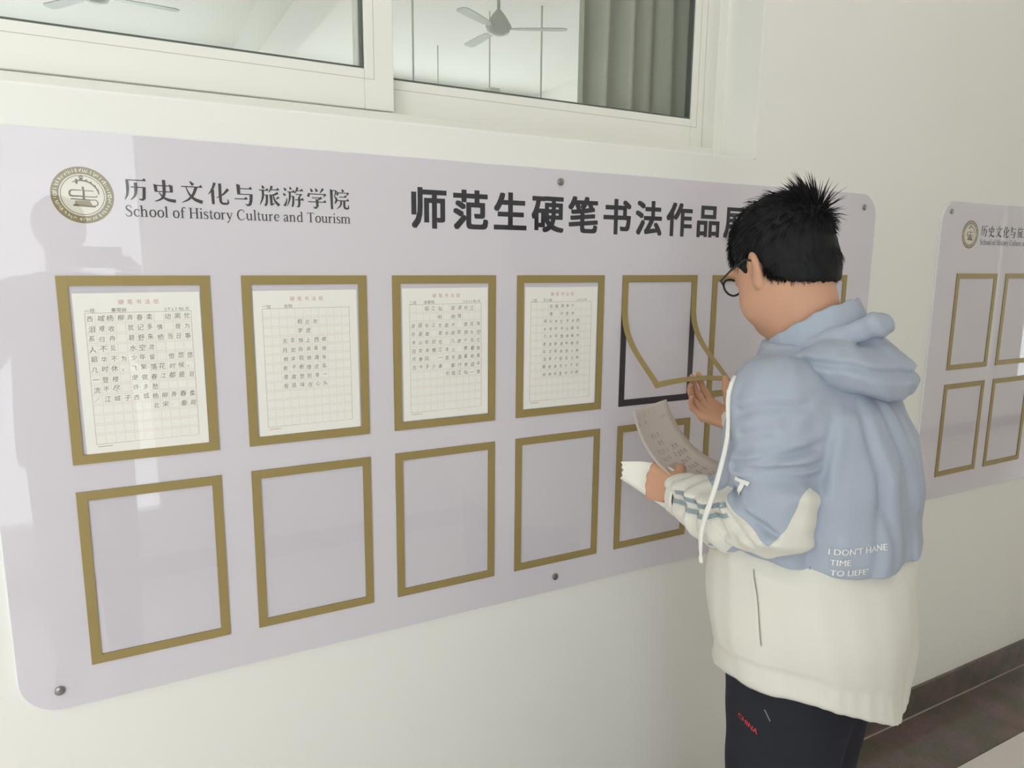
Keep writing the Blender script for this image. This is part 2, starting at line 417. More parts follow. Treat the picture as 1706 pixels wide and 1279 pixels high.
class Flat:
    """2-D print gathered in (u, v) metres, later mapped on to a surface"""
    def __init__(s): s.v = []; s.f = []; s.e = []; s.n = 0
    def add(s, v, f):
        n = len(s.v); s.v += [tuple(p) for p in v]; s.f += [tuple(i+n for i in q) for q in f]
        s.e += [(s.n % 16)*1e-5]*len(v); s.n += 1        # strokes that cross lie a hair above one another
    def rect(s, x0, x1, y0, y1): s.add([(x0, y0), (x1, y0), (x1, y1), (x0, y1)], [(0, 1, 2, 3)])
    def line(s, a, b, w):
        a = np.array(a, float); b = np.array(b, float); d = b-a; d /= np.hypot(*d); n = np.array((-d[1], d[0]))*w/2
        s.add([a-n, b-n, b+n, a+n], [(0, 1, 2, 3)])
    def char(s, ch, x, y, size, bold=0.0, rot=0.0, sx=1.0, shear=0.0, res=2):
        if bold > .015:                       # heavy weight: stamp the outline around a small circle
            for dx in (-1, 0, 1):
                for dy in (-1, 0, 1):
                    s.char(ch, x+dx*bold*size, y+dy*bold*size*.8, size, 0.0, rot, sx, shear, res)
            return
        v, f = glyph(ch, bold, res)
        if not len(v): return
        p = v.copy(); p[:, 0] = (p[:, 0]-.5)*sx + p[:, 1]*shear; p[:, 1] = p[:, 1]-.38
        c, q = math.cos(rot), math.sin(rot)
        p = p @ np.array([[c, q], [-q, c]])*size
        s.add(p+np.array([x, y]), f)
    def text(s, t, x, y, size, bold=0.0, track=1.0):
        """latin text with the font's own advance"""
        c = bpy.data.curves.new('t', 'FONT'); c.body = t; c.resolution_u = 2; c.offset = bold; c.space_character = track; c.fill_mode = 'FRONT'
        o = bpy.data.objects.new('t', c); COL.objects.link(o)
        me = bpy.data.meshes.new_from_object(o.evaluated_get(bpy.context.evaluated_depsgraph_get()))
        v = [(x+p.co.x*size, y+p.co.y*size) for p in me.vertices]; f = [tuple(p.vertices) for p in me.polygons]
        bpy.data.objects.remove(o); bpy.data.curves.remove(c); bpy.data.meshes.remove(me)
        s.add(v, f)
    def stroke(s, pts, wid, sc=1.0, ox=0.0, oy=0.0):
        """poly-line of changing width"""
        P = np.array(pts, float)
        if len(P) > 2:                       # Catmull-Rom refinement
            Q = []; Wd = []
            for i in range(len(P)-1):
                p0, p1, p2, p3 = P[max(i-1, 0)], P[i], P[i+1], P[min(i+2, len(P)-1)]
                for k in range(4):
                    t = k/4
                    Q.append(.5*((2*p1)+(-p0+p2)*t+(2*p0-5*p1+4*p2-p3)*t*t+(-p0+3*p1-3*p2+p3)*t**3)); Wd.append(wid[i]*(1-t)+wid[i+1]*t)
            Q.append(P[-1]); Wd.append(wid[-1]); P = np.array(Q); wid = Wd
        v = []
        for i, p in enumerate(P):
            d = P[min(i+1, len(P)-1)]-P[max(i-1, 0)]; d = d/(np.hypot(*d)+1e-9); n = np.array((-d[1], d[0]))*wid[i]/2
            v += [(ox+sc*(p+n)[0], oy+sc*(p+n)[1]), (ox+sc*(p-n)[0], oy+sc*(p-n)[1])]
        s.add(v, [(2*i, 2*i+1, 2*i+3, 2*i+2) for i in range(len(P)-1)])
    def poly(s, pts, sc=1.0, ox=0.0, oy=0.0): s.add([(ox+sc*a, oy+sc*b) for a, b in pts], [tuple(range(len(pts)))])
    def build(s, name, m, fn, parent=None):
        v = [fn(a, b, e) for (a, b), e in zip(s.v, s.e)]
        return mesh_obj(name, v, s.f, m, parent)

# serif Chinese characters of the school's name, drawn stroke by stroke on a 100 grid
def song(F, ch, ox, oy, sc):
    def H(x0, x1, y, w=4.5):
        F.poly([(x0, y-w/2), (x1, y-w/2), (x1, y+w/2), (x0, y+w/2)], sc, ox, oy)
        F.poly([(x1-15, y+w/2), (x1+2, y-w/2), (x1-5, y+11)], sc, ox, oy)
    def h(x0, x1, y, w=4.5): F.poly([(x0, y-w/2), (x1, y-w/2), (x1, y+w/2), (x0, y+w/2)], sc, ox, oy)
    def V(x, y0, y1, w=12):
        F.poly([(x-w/2, y1), (x+w/2, y1), (x+w/2, y0-2), (x-w/2-3, y0+3)], sc, ox, oy)
    def S(p, w): F.stroke(p, w, sc, ox, oy)
    def D(a, b, w=13): S([a, ((a[0]+b[0])/2, (a[1]+b[1])/2), b], [4, w*.8, w])
    if ch == '历':
        H(16, 92, 90); S([(17, 92), (18, 55), (14, 25), (4, 4)], [12, 12, 9, 2])
        S([(50, 80), (50, 48), (44, 22), (26, 3)], [13, 13, 9, 2]); h(30, 86, 60); S([(84, 62), (82, 30), (80, 8)], [13, 13, 13]); S([(80, 9), (70, 6), (60, 10)], [12, 8, 2])
    elif ch == '史':
        V(16, 76, 44); V(80, 76, 44, 12); h(16, 84, 72); h(16, 80, 46)
        S([(50, 98), (50, 50), (44, 22), (26, 8), (8, 2)], [14, 13, 11, 7, 2]); S([(28, 42), (44, 22), (66, 10), (96, 6)], [3, 8, 13, 15])
    elif ch == '文':
        D((44, 98), (58, 82), 14); H(6, 96, 74); S([(70, 74), (56, 40), (34, 16), (6, 2)], [13, 12, 9, 2]); S([(26, 72), (40, 40), (62, 18), (94, 6)], [3, 8, 14, 16])
    elif ch == '化':
        S([(36, 98), (24, 68), (6, 44)], [13, 9, 2]); V(26, 68, 0, 12)
        S([(58, 96), (58, 30), (62, 8), (80, 4), (92, 8), (90, 26)], [13, 13, 11, 10, 9, 2]); S([(94, 72), (70, 46), (40, 30)], [14, 8, 2])
    elif ch == '与':
        V(26, 96, 50, 14); H(30, 86, 78); h(24, 84, 52); S([(82, 54), (80, 24), (74, 4)], [14, 14, 13]); S([(76, 6), (64, 2), (54, 8)], [12, 8, 2]); H(6, 64, 30)
    elif ch == '旅':
        D((18, 98), (26, 84)); H(4, 48, 76); S([(22, 76), (20, 40), (6, 6)], [11, 10, 2]); h(20, 42, 54, 4); S([(40, 56), (38, 20), (32, 4)], [11, 11, 10]); S([(34, 6), (26, 4)], [8, 2])
        S([(64, 98), (58, 80), (48, 66)], [12, 8, 2]); H(58, 98, 80); S([(92, 66), (76, 58), (54, 52)], [12, 8, 3]); V(60, 56, 6, 11); S([(60, 8), (76, 18)], [9, 2])
        S([(70, 56), (76, 30), (96, 6)], [4, 9, 15]); S([(96, 46), (82, 36)], [11, 3])
    elif ch == '游':
        D((6, 92), (16, 80), 12); D((2, 66), (12, 56), 12); S([(20, 44), (14, 20), (6, 6)], [3, 8, 12])
        D((34, 98), (40, 86), 11); H(22, 58, 74); S([(34, 74), (32, 40), (20, 6)], [10, 9, 2]); h(32, 50, 54, 4); S([(50, 56), (49, 24), (44, 4)], [10, 10, 9])
        S([(72, 98), (66, 82), (56, 68)], [11, 8, 2]); H(66, 98, 82); h(62, 90, 64, 4); S([(90, 66), (78, 52)], [10, 4]); H(58, 100, 38); S([(78, 52), (78, 20), (74, 4)], [11, 11, 10]); S([(74, 6), (64, 6)], [9, 2])
    elif ch == '学':
        D((20, 96), (28, 80), 13); D((44, 98), (52, 82), 13); S([(82, 98), (74, 86), (66, 76)], [13, 8, 3])
        S([(12, 74), (10, 64), (6, 56)], [7, 12, 11]); h(14, 92, 70); S([(94, 72), (84, 58)], [12, 4]); h(26, 72, 52); S([(74, 54), (52, 40)], [12, 4]); V(52, 44, 8, 12); S([(50, 8), (40, 2), (32, 10)], [12, 8, 2]); H(6, 96, 32)
    elif ch == '院':
        V(10, 96, 0, 11); h(10, 32, 92); S([(34, 92), (24, 64)], [11, 4]); S([(24, 64), (34, 48), (26, 28)], [4, 12, 6])
        D((62, 100), (70, 88), 13); S([(42, 86), (40, 76), (36, 70)], [7, 11, 9]); h(44, 94, 82); S([(96, 84), (86, 70)], [11, 4]); H(48, 86, 62); H(38, 98, 44)
        S([(58, 44), (54, 20), (34, 2)], [11, 9, 2]); S([(74, 44), (74, 14), (82, 6), (94, 8), (94, 24)], [12, 12, 10, 9, 2])

LAT = {' ': (24, [])}
def _lat():
    st = lambda x, y0, y1, w=9.5: [('r', x-w/2, x+w/2, y0, y1)]
    sf = lambda x, y, w=22: [('r', x-w/2, x+w/2, y, y+3)]
    fl = lambda x, y: [('p', [(x-4.7, y), (x-4.7, y-7), (x-12, y-4)])]
    L = LAT
    L['S'] = (50, [('s', [(40, 54), (36, 65), (22, 67), (10, 58), (13, 46), (26, 36), (38, 26), (39, 10), (26, 1), (12, 3), (5, 14)], [5, 4, 5, 8, 10, 11, 10, 8, 5, 4, 5])])
    L['s'] = (37, [('s', [(30, 36), (26, 44), (16, 45), (8, 38), (11, 29), (22, 23), (30, 15), (28, 4), (16, 1), (8, 3), (5, 11)], [4, 4, 5, 7, 8, 9, 8, 7, 4, 4, 4])])
    L['c'] = (42, [('s', [(36, 36), (30, 44), (19, 44), (9, 33), (8, 16), (17, 4), (28, 2), (38, 10)], [8, 5, 5, 9, 10, 7, 4, 3])])
    L['C'] = (64, [('s', [(54, 50), (50, 62), (34, 67), (16, 57), (9, 34), (15, 12), (32, 1), (47, 4), (56, 16)], [4, 5, 5, 9, 11, 9, 5, 4, 3])])
    L['o'] = (49, [('s', [(24.5, 45), (12, 39), (7.5, 23), (12, 7), (24.5, 1), (37, 7), (41.5, 23), (37, 39), (24.5, 45)], [4.5, 8, 10.5, 8, 4.5, 8, 10.5, 8, 4.5])])
    arch = lambda x: [('s', [(x, 30), (x+9, 42), (x+20, 44), (x+27, 34), (x+27, 0)], [3, 5, 6, 9.5, 9.5])]
    L['h'] = (54, st(11, 0, 70)+fl(11, 70)+arch(11)+sf(11, 0)+sf(38, 0))
    L['n'] = (54, st(11, 0, 45)+fl(11, 45)+arch(11)+sf(11, 0)+sf(38, 0))
    L['m'] = (82, st(11, 0, 45)+fl(11, 45)+arch(11)+arch(38)+sf(11, 0)+sf(38, 0)+sf(65, 0))
    L['l'] = (25, st(12, 0, 70)+fl(12, 70)+sf(12, 0))
    L['i'] = (25, st(12, 0, 45)+fl(12, 45)+sf(12, 0)+[('s', [(12, 67), (12, 58)], [10, 10])])
    L['f'] = (31, [('s', [(36, 62), (29, 68), (19, 64), (15, 50), (15, 0)], [7, 5, 6, 9, 9.5])]+sf(15, 0)+[('r', 3, 30, 41, 45)])
    L['H'] = (70, st(15, 0, 67, 10.5)+st(55, 0, 67, 10.5)+sf(15, 0, 26)+sf(55, 0, 26)+sf(15, 64, 26)+sf(55, 64, 26)+[('r', 15, 55, 33, 37)])
    L['t'] = (31, [('s', [(14, 58), (14, 12), (20, 2), (30, 6)], [5, 9.5, 7, 3]), ('r', 3, 28, 41, 45)])
    L['r'] = (36, st(11, 0, 45)+fl(11, 45)+sf(11, 0, 24)+[('s', [(11, 28), (20, 42), (30, 41)], [3, 5, 9])])
    L['y'] = (47, [('s', [(9, 43), (24, 6)], [10, 9]), ('s', [(40, 43), (24, 2), (15, -16), (6, -16)], [4, 4.5, 5, 8])]+sf(10, 42, 20)+sf(39, 42, 16))
    L['u'] = (52, [('s', [(11, 45), (11, 14), (18, 3), (28, 4), (38, 14)], [9.5, 9.5, 7, 4, 3])]+st(38, 0, 45)+fl(11, 45)+fl(38, 45)+sf(42, 0, 14))
    L['e'] = (44, [('s', [(9, 26), (38, 26), (35, 39), (24, 45), (12, 38), (8, 22), (14, 7), (26, 2), (38, 11)], [3.5, 3.5, 8, 4.5, 8, 10, 8, 6, 3])])
    L['a'] = (45, [('s', [(8, 35), (16, 44), (27, 43), (32, 34), (32, 6), (40, 2)], [8, 5, 6, 9, 9, 4]), ('s', [(32, 27), (17, 22), (9, 12), (14, 2), (24, 3), (32, 11)], [4, 5, 9, 7, 4, 3])])
    L['d'] = (52, [('s', [(38, 36), (28, 44), (15, 41), (8, 24), (13, 7), (25, 2), (38, 10)], [3, 5, 8, 10, 8, 5, 3])]+st(39, 0, 70)+fl(39, 70)+sf(43, 0, 14))
    L['T'] = (62, st(31, 0, 66, 10.5)+sf(31, 0, 28)+[('r', 5, 57, 63, 67), ('p', [(5, 67), (9, 67), (6, 52), (4, 52)]), ('p', [(57, 67), (53, 67), (56, 52), (58, 52)])])
_lat()
def serif_text(F, t, x0, x1, y, cap):
    tot = sum(LAT[c][0] for c in t); sx = (x1-x0)/tot; sy = cap/67; x = 0
    G = Flat()
    for c in t:
        for it in LAT[c][1]:
            if it[0] == 'r': G.rect(x+it[1], x+it[2], it[3], it[4])
            elif it[0] == 'p': G.poly([(x+a, b) for a, b in it[1]])
            else: G.stroke([(x+a, b) for a, b in it[1]], it[2])
        x += LAT[c][0]
    n0 = len(F.v); F.add([(x0+a*sx, y+b*sy) for a, b in G.v], G.f); F.e[n0:] = G.e

# ------------------------------------------------------------------ the display boards
BZ0, BZ1 = 0.891, 1.963            # lower and upper edge
BF = -0.007                        # front face of the board
PX, PZ, FW, FH = 0.3097, 0.3978, 0.2521, 0.345
FTOP = 1.713

def rounded_rect(x0, x1, z0, z1, r, n=10):
    pts = []
    for cx, cz, a0 in ((x1-r, z1-r, 0), (x0+r, z1-r, 90), (x0+r, z0+r, 180), (x1-r, z0+r, 270)):
        for k in range(n+1):
            a = math.radians(a0+90*k/n); pts.append((cx+r*math.cos(a), cz+r*math.sin(a)))
    return pts
def board(x0, x1, name, label):
    r = tag(empty(name, (x0, 0, BZ0)), label, 'board', 'school display boards')
    pts = rounded_rect(x0, x1, BZ0, BZ1, .072)
    n = len(pts)
    inn = rounded_rect(x0+.0012, x1-.0012, BZ0+.0012, BZ1-.0012, .0708)
    v = [(a, -.0005, b) for a, b in pts]+[(a, BF+.0012, b) for a, b in pts]+[(a, BF, b) for a, b in inn]
    f = [tuple(range(n)), tuple(reversed(range(2*n, 3*n)))]
    mi = [0, 0]
    for k in range(n):
        j = (k+1) % n
        f += [(k, n+k, n+j, j), (n+k, 2*n+k, 2*n+j, n+j)]; mi += [1, 1]
    mesh_obj('panel', v, f, None, r, mats=[M['board'], M['board_edge']], midx=mi)
    return r
def screw(parent, x, z):
    """dark standoff screw with a steel rim on the board"""
    b = MB()
    n = 20
    s = MB().tube([(x, BF, z), (x, BF-.0030, z), (x, BF-.0042, z), (x, BF-.0042, z)], [.0088, .0088, .0074, .0052], n, cap=False).build('screw_cap', M['steel'], parent, True)
    MB().tube([(x, BF-.0042, z), (x, BF-.0028, z), (x, BF-.0027, z)], [.0052, .0046, .0001], n, cap=False).build('recess', M['dark_steel'], s, True)
def emblem(parent, cx, cz, r):
    e = MB()
    y = BF-.0004
    def ann(b, r0, r1, yy, n=64):
        v = []; f = []
        for k in range(n):
            a = 2*math.pi*k/n
            v += [(cx+r0*math.cos(a), yy, cz+r0*math.sin(a)), (cx+r1*math.cos(a), yy, cz+r1*math.sin(a))]
        for k in range(n):
            j = (k+1) % n; f.append((2*k, 2*k+1, 2*j+1, 2*j))
        b.add(v, f)
    ann(e, r*.745, r, y); ring = e.build('emblem', M['emblem'], parent)
    e = MB(); ann(e, .0001, r*.745, y-.0001); e.build('emblem_disc', M['emblem_light'], ring)
    F = Flat()
    s = r/100
    # thin inner circle, the book-and-character mark, the wall with a tower along the upper right
    def circ(rad, w, a0=0, a1=360, n=48):
        F.stroke([(rad*math.cos(math.radians(a0+(a1-a0)*k/n)), rad*math.sin(math.radians(a0+(a1-a0)*k/n))) for k in range(n+1)], [w]*(n+1))
    circ(69, 2.2)
    F.stroke([(-2, 17), (-30, 17), (-39, 12), (-40, 2), (-34, -4), (-5, -4), (4, -9), (6, -16)], [3, 4, 6, 7, 6, 5, 6, 5])
    F.stroke([(2, 30), (4, 8), (2, -16)], [6, 7, 7])
    F.stroke([(4, 16), (36, 16)], [3, 3]); F.stroke([(6, -5), (40, -5), (46, 0)], [3, 3.5, 3])
    F.line((-38, -14), (24, -17), 4.5); F.stroke([(20, -17), (40, -16), (46, -24), (44, -34), (30, -38)], [3, 3, 3.5, 3.5, 3])
    F.line((-32, -36), (38, -40), 5.5)
    arc = [(-30, 44), (-16, 50), (0, 52), (16, 49), (30, 42), (42, 30), (50, 16), (52, 4)]
    F.stroke(arc, [2, 4, 5, 5, 5, 5, 5, 3])
    for a, b in arc[1:-1]: F.rect(a-3, a+2, b+1, b+7)
    F.rect(-6, 4, 52, 62); F.stroke([(-9, 62), (-1, 67), (7, 62)], [2, 4, 2]); F.poly([(-22, 50), (-10, 50), (-14, 38), (-18, 38)])
    F.v = [(a*s, b*s) for a, b in F.v]
    F.build('emblem_mark', M['emblem_dark'], lambda a, b, e=0: (cx+a, y-.0003-e, cz+b), ring)
    F = Flat(); F.poly([(-26, -19), (22, -20), (30, -37), (-26, -34)]); F.v = [(a*s, b*s) for a, b in F.v]
    F.build('emblem_book', M['emblem'], lambda a, b, e=0: (cx+a, y-.0002-e, cz+b), ring)
    # the lettering round the ring, too small to read: short pale strokes
    F = Flat(); rr = random.Random(5)
    for k in range(46):
        a = math.radians(k*360/46)
        if abs((math.degrees(a)-180+180) % 360-180) < 6 or abs(math.degrees(a)-180) < 6: continue
        for q in range(2):
            r0, r1 = rr.uniform(79, 84), rr.uniform(88, 94); aa = a+rr.uniform(-.05, .05); ab = aa+rr.uniform(-.05, .05)
            F.line((r0*math.cos(aa), r0*math.sin(aa)), (r1*math.cos(ab), r1*math.sin(ab)), 2.2)
    for k in (0, 180):
        a = math.radians(k); F.stroke([((86+5*math.cos(t))*math.cos(a), 5*math.sin(t)) for t in np.linspace(0, 6.28, 9)], [3]*9)
    F.v = [(a*s, b*s) for a, b in F.v]
    F.build('emblem_lettering', M['emblem_light'], lambda a, b, e=0: (cx+a, y-.0003-e, cz+b), ring)

NAME = '历史文化与旅游学院'
def lettering(parent, x0, title):
    on = lambda d: (lambda a, b, e=0: (a, BF-d-e, b))
    F = Flat()
    for i, ch in enumerate(NAME):
        song(F, ch, x0+.117+i*.0466, 1.8475, .0405/100)
    F.build('school_name', M['ink_grey'], on(.0004), parent)
    F = Flat(); serif_text(F, 'School of History Culture and Tourism', x0+.117, x0+.533, 1.8197, .0192)
    F.build('school_name_english', M['ink_grey'], on(.0004), parent)
    if title:
        F = Flat()
        for i, ch in enumerate('师范生硬笔书法作品展'):
            F.char(ch, x0+.7055+i*.1019, 1.8585, .0905, bold=.030, res=3)
        F.build('title', M['ink_title'], on(.0004), parent)
    emblem(parent, x0+.053, 1.8535, .0485)

b1 = board(-.121, 2.225, 'display_board', 'long lilac acrylic display board headed with large dark Chinese title')
lettering(b1, 0.0, True)
for x, z in ((-.074, 1.930), (-.056, .932), (1.045, 1.934), (1.052, .930), (2.165, 1.922), (2.165, .932)): screw(b1, x, z)
b2 = board(2.576, 4.92, 'display_board', 'second lilac display board cut off by the right edge beyond the student')
lettering(b2, 2.695, True)
for x, z in ((2.626, 1.928), (2.626, .940), (3.75, 1.934), (3.75, .940), (4.86, 1.928), (4.86, .94)): screw(b2, x, z)

# ------------------------------------------------------------------ magnetic document frames
def ring_xz(x0, x1, z0, z1, w, y0, y1):
    b = MB()
    o = [(x0, z0), (x1, z0), (x1, z1), (x0, z1)]; i = [(x0+w, z0+w), (x1-w, z0+w), (x1-w, z1-w), (x0+w, z1-w)]
    v = [(a, y0, c) for a, c in o]+[(a, y0, c) for a, c in i]+[(a, y1, c) for a, c in o]+[(a, y1, c) for a, c in i]
    f = []
    for k in range(4):
        j = (k+1) % 4
        f += [(k, j, 4+j, 4+k), (8+k, 12+k, 12+j, 8+j), (k, 8+k, 8+j, j), (4+k, 4+j, 12+j, 12+k)]
    return b.add(v, f)
def doc_frame(x, ztop, label, group, lifted=False):
    r = tag(empty('document_frame', (x, 0, ztop-FH)), label, 'frame', group)
    w = .0178
    ring_xz(x, x+FW, ztop-FH, ztop, w, BF-.0010, BF).build('magnet_strip', M['magnet'], r)
    if not lifted:
        ring_xz(x, x+FW, ztop-FH, ztop, w, BF-.0026, BF-.0011).build('border', M['gold'], r)
        mesh_obj('cover_film', [(x+w, BF-.0020, ztop-FH+w), (x+FW-w, BF-.0020, ztop-FH+w), (x+FW-w, BF-.0020, ztop-w), (x+w, BF-.0020, ztop-w)], [(0, 1, 2, 3)], M['film'], r)
    return r
ORD = ['first', 'second', 'third', 'fourth', 'fifth', 'sixth', 'seventh']
frames = {}
for c in range(7):
    if c < 4: lab = f'gold document frame holding a handwritten sheet, {ORD[c]} from left in the upper row'
    elif c == 4: lab = 'gold document frame with its cover lifted by the student, dark strip showing'
    elif c == 5: lab = 'empty gold frame half hidden behind the student\'s face, upper row'
    else: lab = 'empty gold frame behind the student\'s neck, last of the long board\'s upper row'
    frames[c, 0] = doc_frame(c*PX, FTOP, lab, 'document frames', lifted=(c == 4))
    lab = [f'empty gold document frame, {ORD[c]} from left in the lower row', None][0]
    if c == 4: lab = 'empty gold document frame behind the held papers in the lower row'
    if c == 5: lab = 'empty gold lower-row frame mostly hidden behind the student\'s arm and chest'
    if c == 6: lab = 'empty gold lower-row frame hidden behind the student, last of the long board'
    frames[c, 1] = doc_frame(c*PX, FTOP-PZ, lab, 'document frames')
for c in range(5):
    for rw in range(2):
        place = ('first', 'second', 'third', 'fourth', 'fifth')[c]
        doc_frame(2.695+c*PX, FTOP+.005-rw*PZ, f'empty frame on the far right board, {place} of its {"upper" if rw == 0 else "lower"} row', 'document frames')
# the lifted cover of the fifth frame: flat on the board at the top, curling out towards the student below
def lift_profile():
    """arc-length parametrised (y, z) of the cover, length FH"""
    pts = []
    P0, P1, P2, P3 = (BF-.0014, FTOP-.085), (BF-.0014, FTOP-.175), (BF-.075, FTOP-.205), (BF-.148, FTOP-.272)
    pts.append((BF-.0014, FTOP))
    for k in range(41):
        t = k/40; a = (1-t)**3; b = 3*t*(1-t)**2; c_ = 3*t*t*(1-t); d = t**3
        pts.append((a*P0[0]+b*P1[0]+c_*P2[0]+d*P3[0], a*P0[1]+b*P1[1]+c_*P2[1]+d*P3[1]))
    pts = np.array(pts); s = np.r_[0, np.cumsum(np.hypot(*np.diff(pts, axis=0).T))]
    return pts, s
LP, LS = lift_profile()
def lift(x, s, h=0.0):
    """x along the frame, s = distance down the cover 0..FH, h = offset to the front"""
    sc = LS[-1]/FH; q = s*sc
    y = np.interp(q, LS, LP[:, 0]); z = np.interp(q, LS, LP[:, 1])
    dy = np.interp(q+.002, LS, LP[:, 0])-np.interp(q-.002, LS, LP[:, 0]); dz = np.interp(q+.002, LS, LP[:, 1])-np.interp(q-.002, LS, LP[:, 1])
    n = np.hypot(dy, dz)+1e-9
    ny, nz = dz/n, -dy/n
    bow = .010*math.sin(math.pi*np.clip(x/FW, 0, 1))*max(0, (s-.2)/(FH-.2))**2
    return (4*PX+x, y+ny*h, z+nz*h+bow)
def lift_strip(x0, x1, s0, s1, h0, h1, nx, ns):
    v = []; f = []
    for h in (h0, h1):
        for j in range(ns+1):
            for i in range(nx+1): v.append(lift(x0+(x1-x0)*i/nx, s0+(s1-s0)*j/ns, h))
    N = (nx+1)*(ns+1)
    idx = lambda l, j, i: l*N+j*(nx+1)+i
    for j in range(ns):
        for i in range(nx):
            f.append((idx(1, j, i), idx(1, j+1, i), idx(1, j+1, i+1), idx(1, j, i+1))); f.append((idx(0, j, i), idx(0, j, i+1), idx(0, j+1, i+1), idx(0, j+1, i)))
    for j in range(ns):
        f.append((idx(0, j, 0), idx(0, j+1, 0), idx(1, j+1, 0), idx(1, j, 0))); f.append((idx(0, j, nx), idx(1, j, nx), idx(1, j+1, nx), idx(0, j+1, nx)))
    for i in range(nx):
        f.append((idx(0, 0, i), idx(1, 0, i), idx(1, 0, i+1), idx(0, 0, i+1))); f.append((idx(0, ns, i), idx(0, ns, i+1), idx(1, ns, i+1), idx(1, ns, i)))
    return v, f
w = .0178
bm_ = MB()
for a in ((0, w, 0, FH, 1, 60), (FW-w, FW, 0, FH, 1, 60), (w, FW-w, 0, w, 10, 3), (w, FW-w, FH-w, FH, 10, 3)):
    bm_.add(*lift_strip(a[0], a[1], a[2], a[3], 0, .0015, a[4], a[5]))
bm_.build('border', M['gold'], frames[4, 0])
v, f = lift_strip(w, FW-w, w, FH-w, .0004, .0006, 10, 50)
N_ = 11*51; v = v[:N_]; f = [tuple(reversed(q)) for q in f if max(q) < N_]
mesh_obj('cover_film', v, f, M['film'], frames[4, 0], True)

# ------------------------------------------------------------------ handwritten sheets
PW, PH = .210, .297
SHEETS = {
 0: dict(rows=['西城杨柳弄春柔　动离忧', '泪难收　犹记多情　曾为', '系归舟　碧野朱桥当日事', '人不见　水空流', '韶华不为少年留　恨悠悠', '几时休，飞絮落花时候、', '一登楼　便做春江都是泪', '流不尽　许多愁', '／江城子西城杨柳弄春柔', '　　　　　　北宋·秦观'], r0=0, ncol=11, ink=1.0, name='一组　　　秦观柳', date='2023年5月'),
 1: dict(rows=['', '　　　　相见欢', '　　　　李煜', '　　无言独上西楼', '　　月如钩寂寞梧', '　　桐深院锁清秋', '　　剪不断理还乱', '　　是离愁别是一', '　　般滋味在心头'], r0=0, ncol=11, ink=.9, name='一班　　　张明', date=''),
 2: dict(rows=['　　临江仙　滚滚长江', '　　　　明　杨慎', '滚滚长江东逝水　浪花淘', '尽英雄　是非成败转头空', '青山依旧在　几度夕阳红', '白发渔樵江渚上　惯看秋', '月春风　一壶浊酒喜相逢', '古今多少事　都付笑谈中', '　　　　　书临江仙一首'], r0=0, ncol=11, ink=.9, name='二班　　李春明', date='2023年5月'),
 3: dict(rows=['　　　钱塘湖春行', '　　　唐　白居易', '　　孤山寺北贾亭西', '　　水面初平云脚低', '　　几处早莺争暖树', '　　谁家新燕啄春泥', '　　乱花渐欲迷人眼', '　　浅草才能没马蹄', '　　最爱湖东行不足', '　　绿杨阴里白沙堤'], r0=0, ncol=11, ink=.8, name='二班　　王小明', date='2023年'),
}
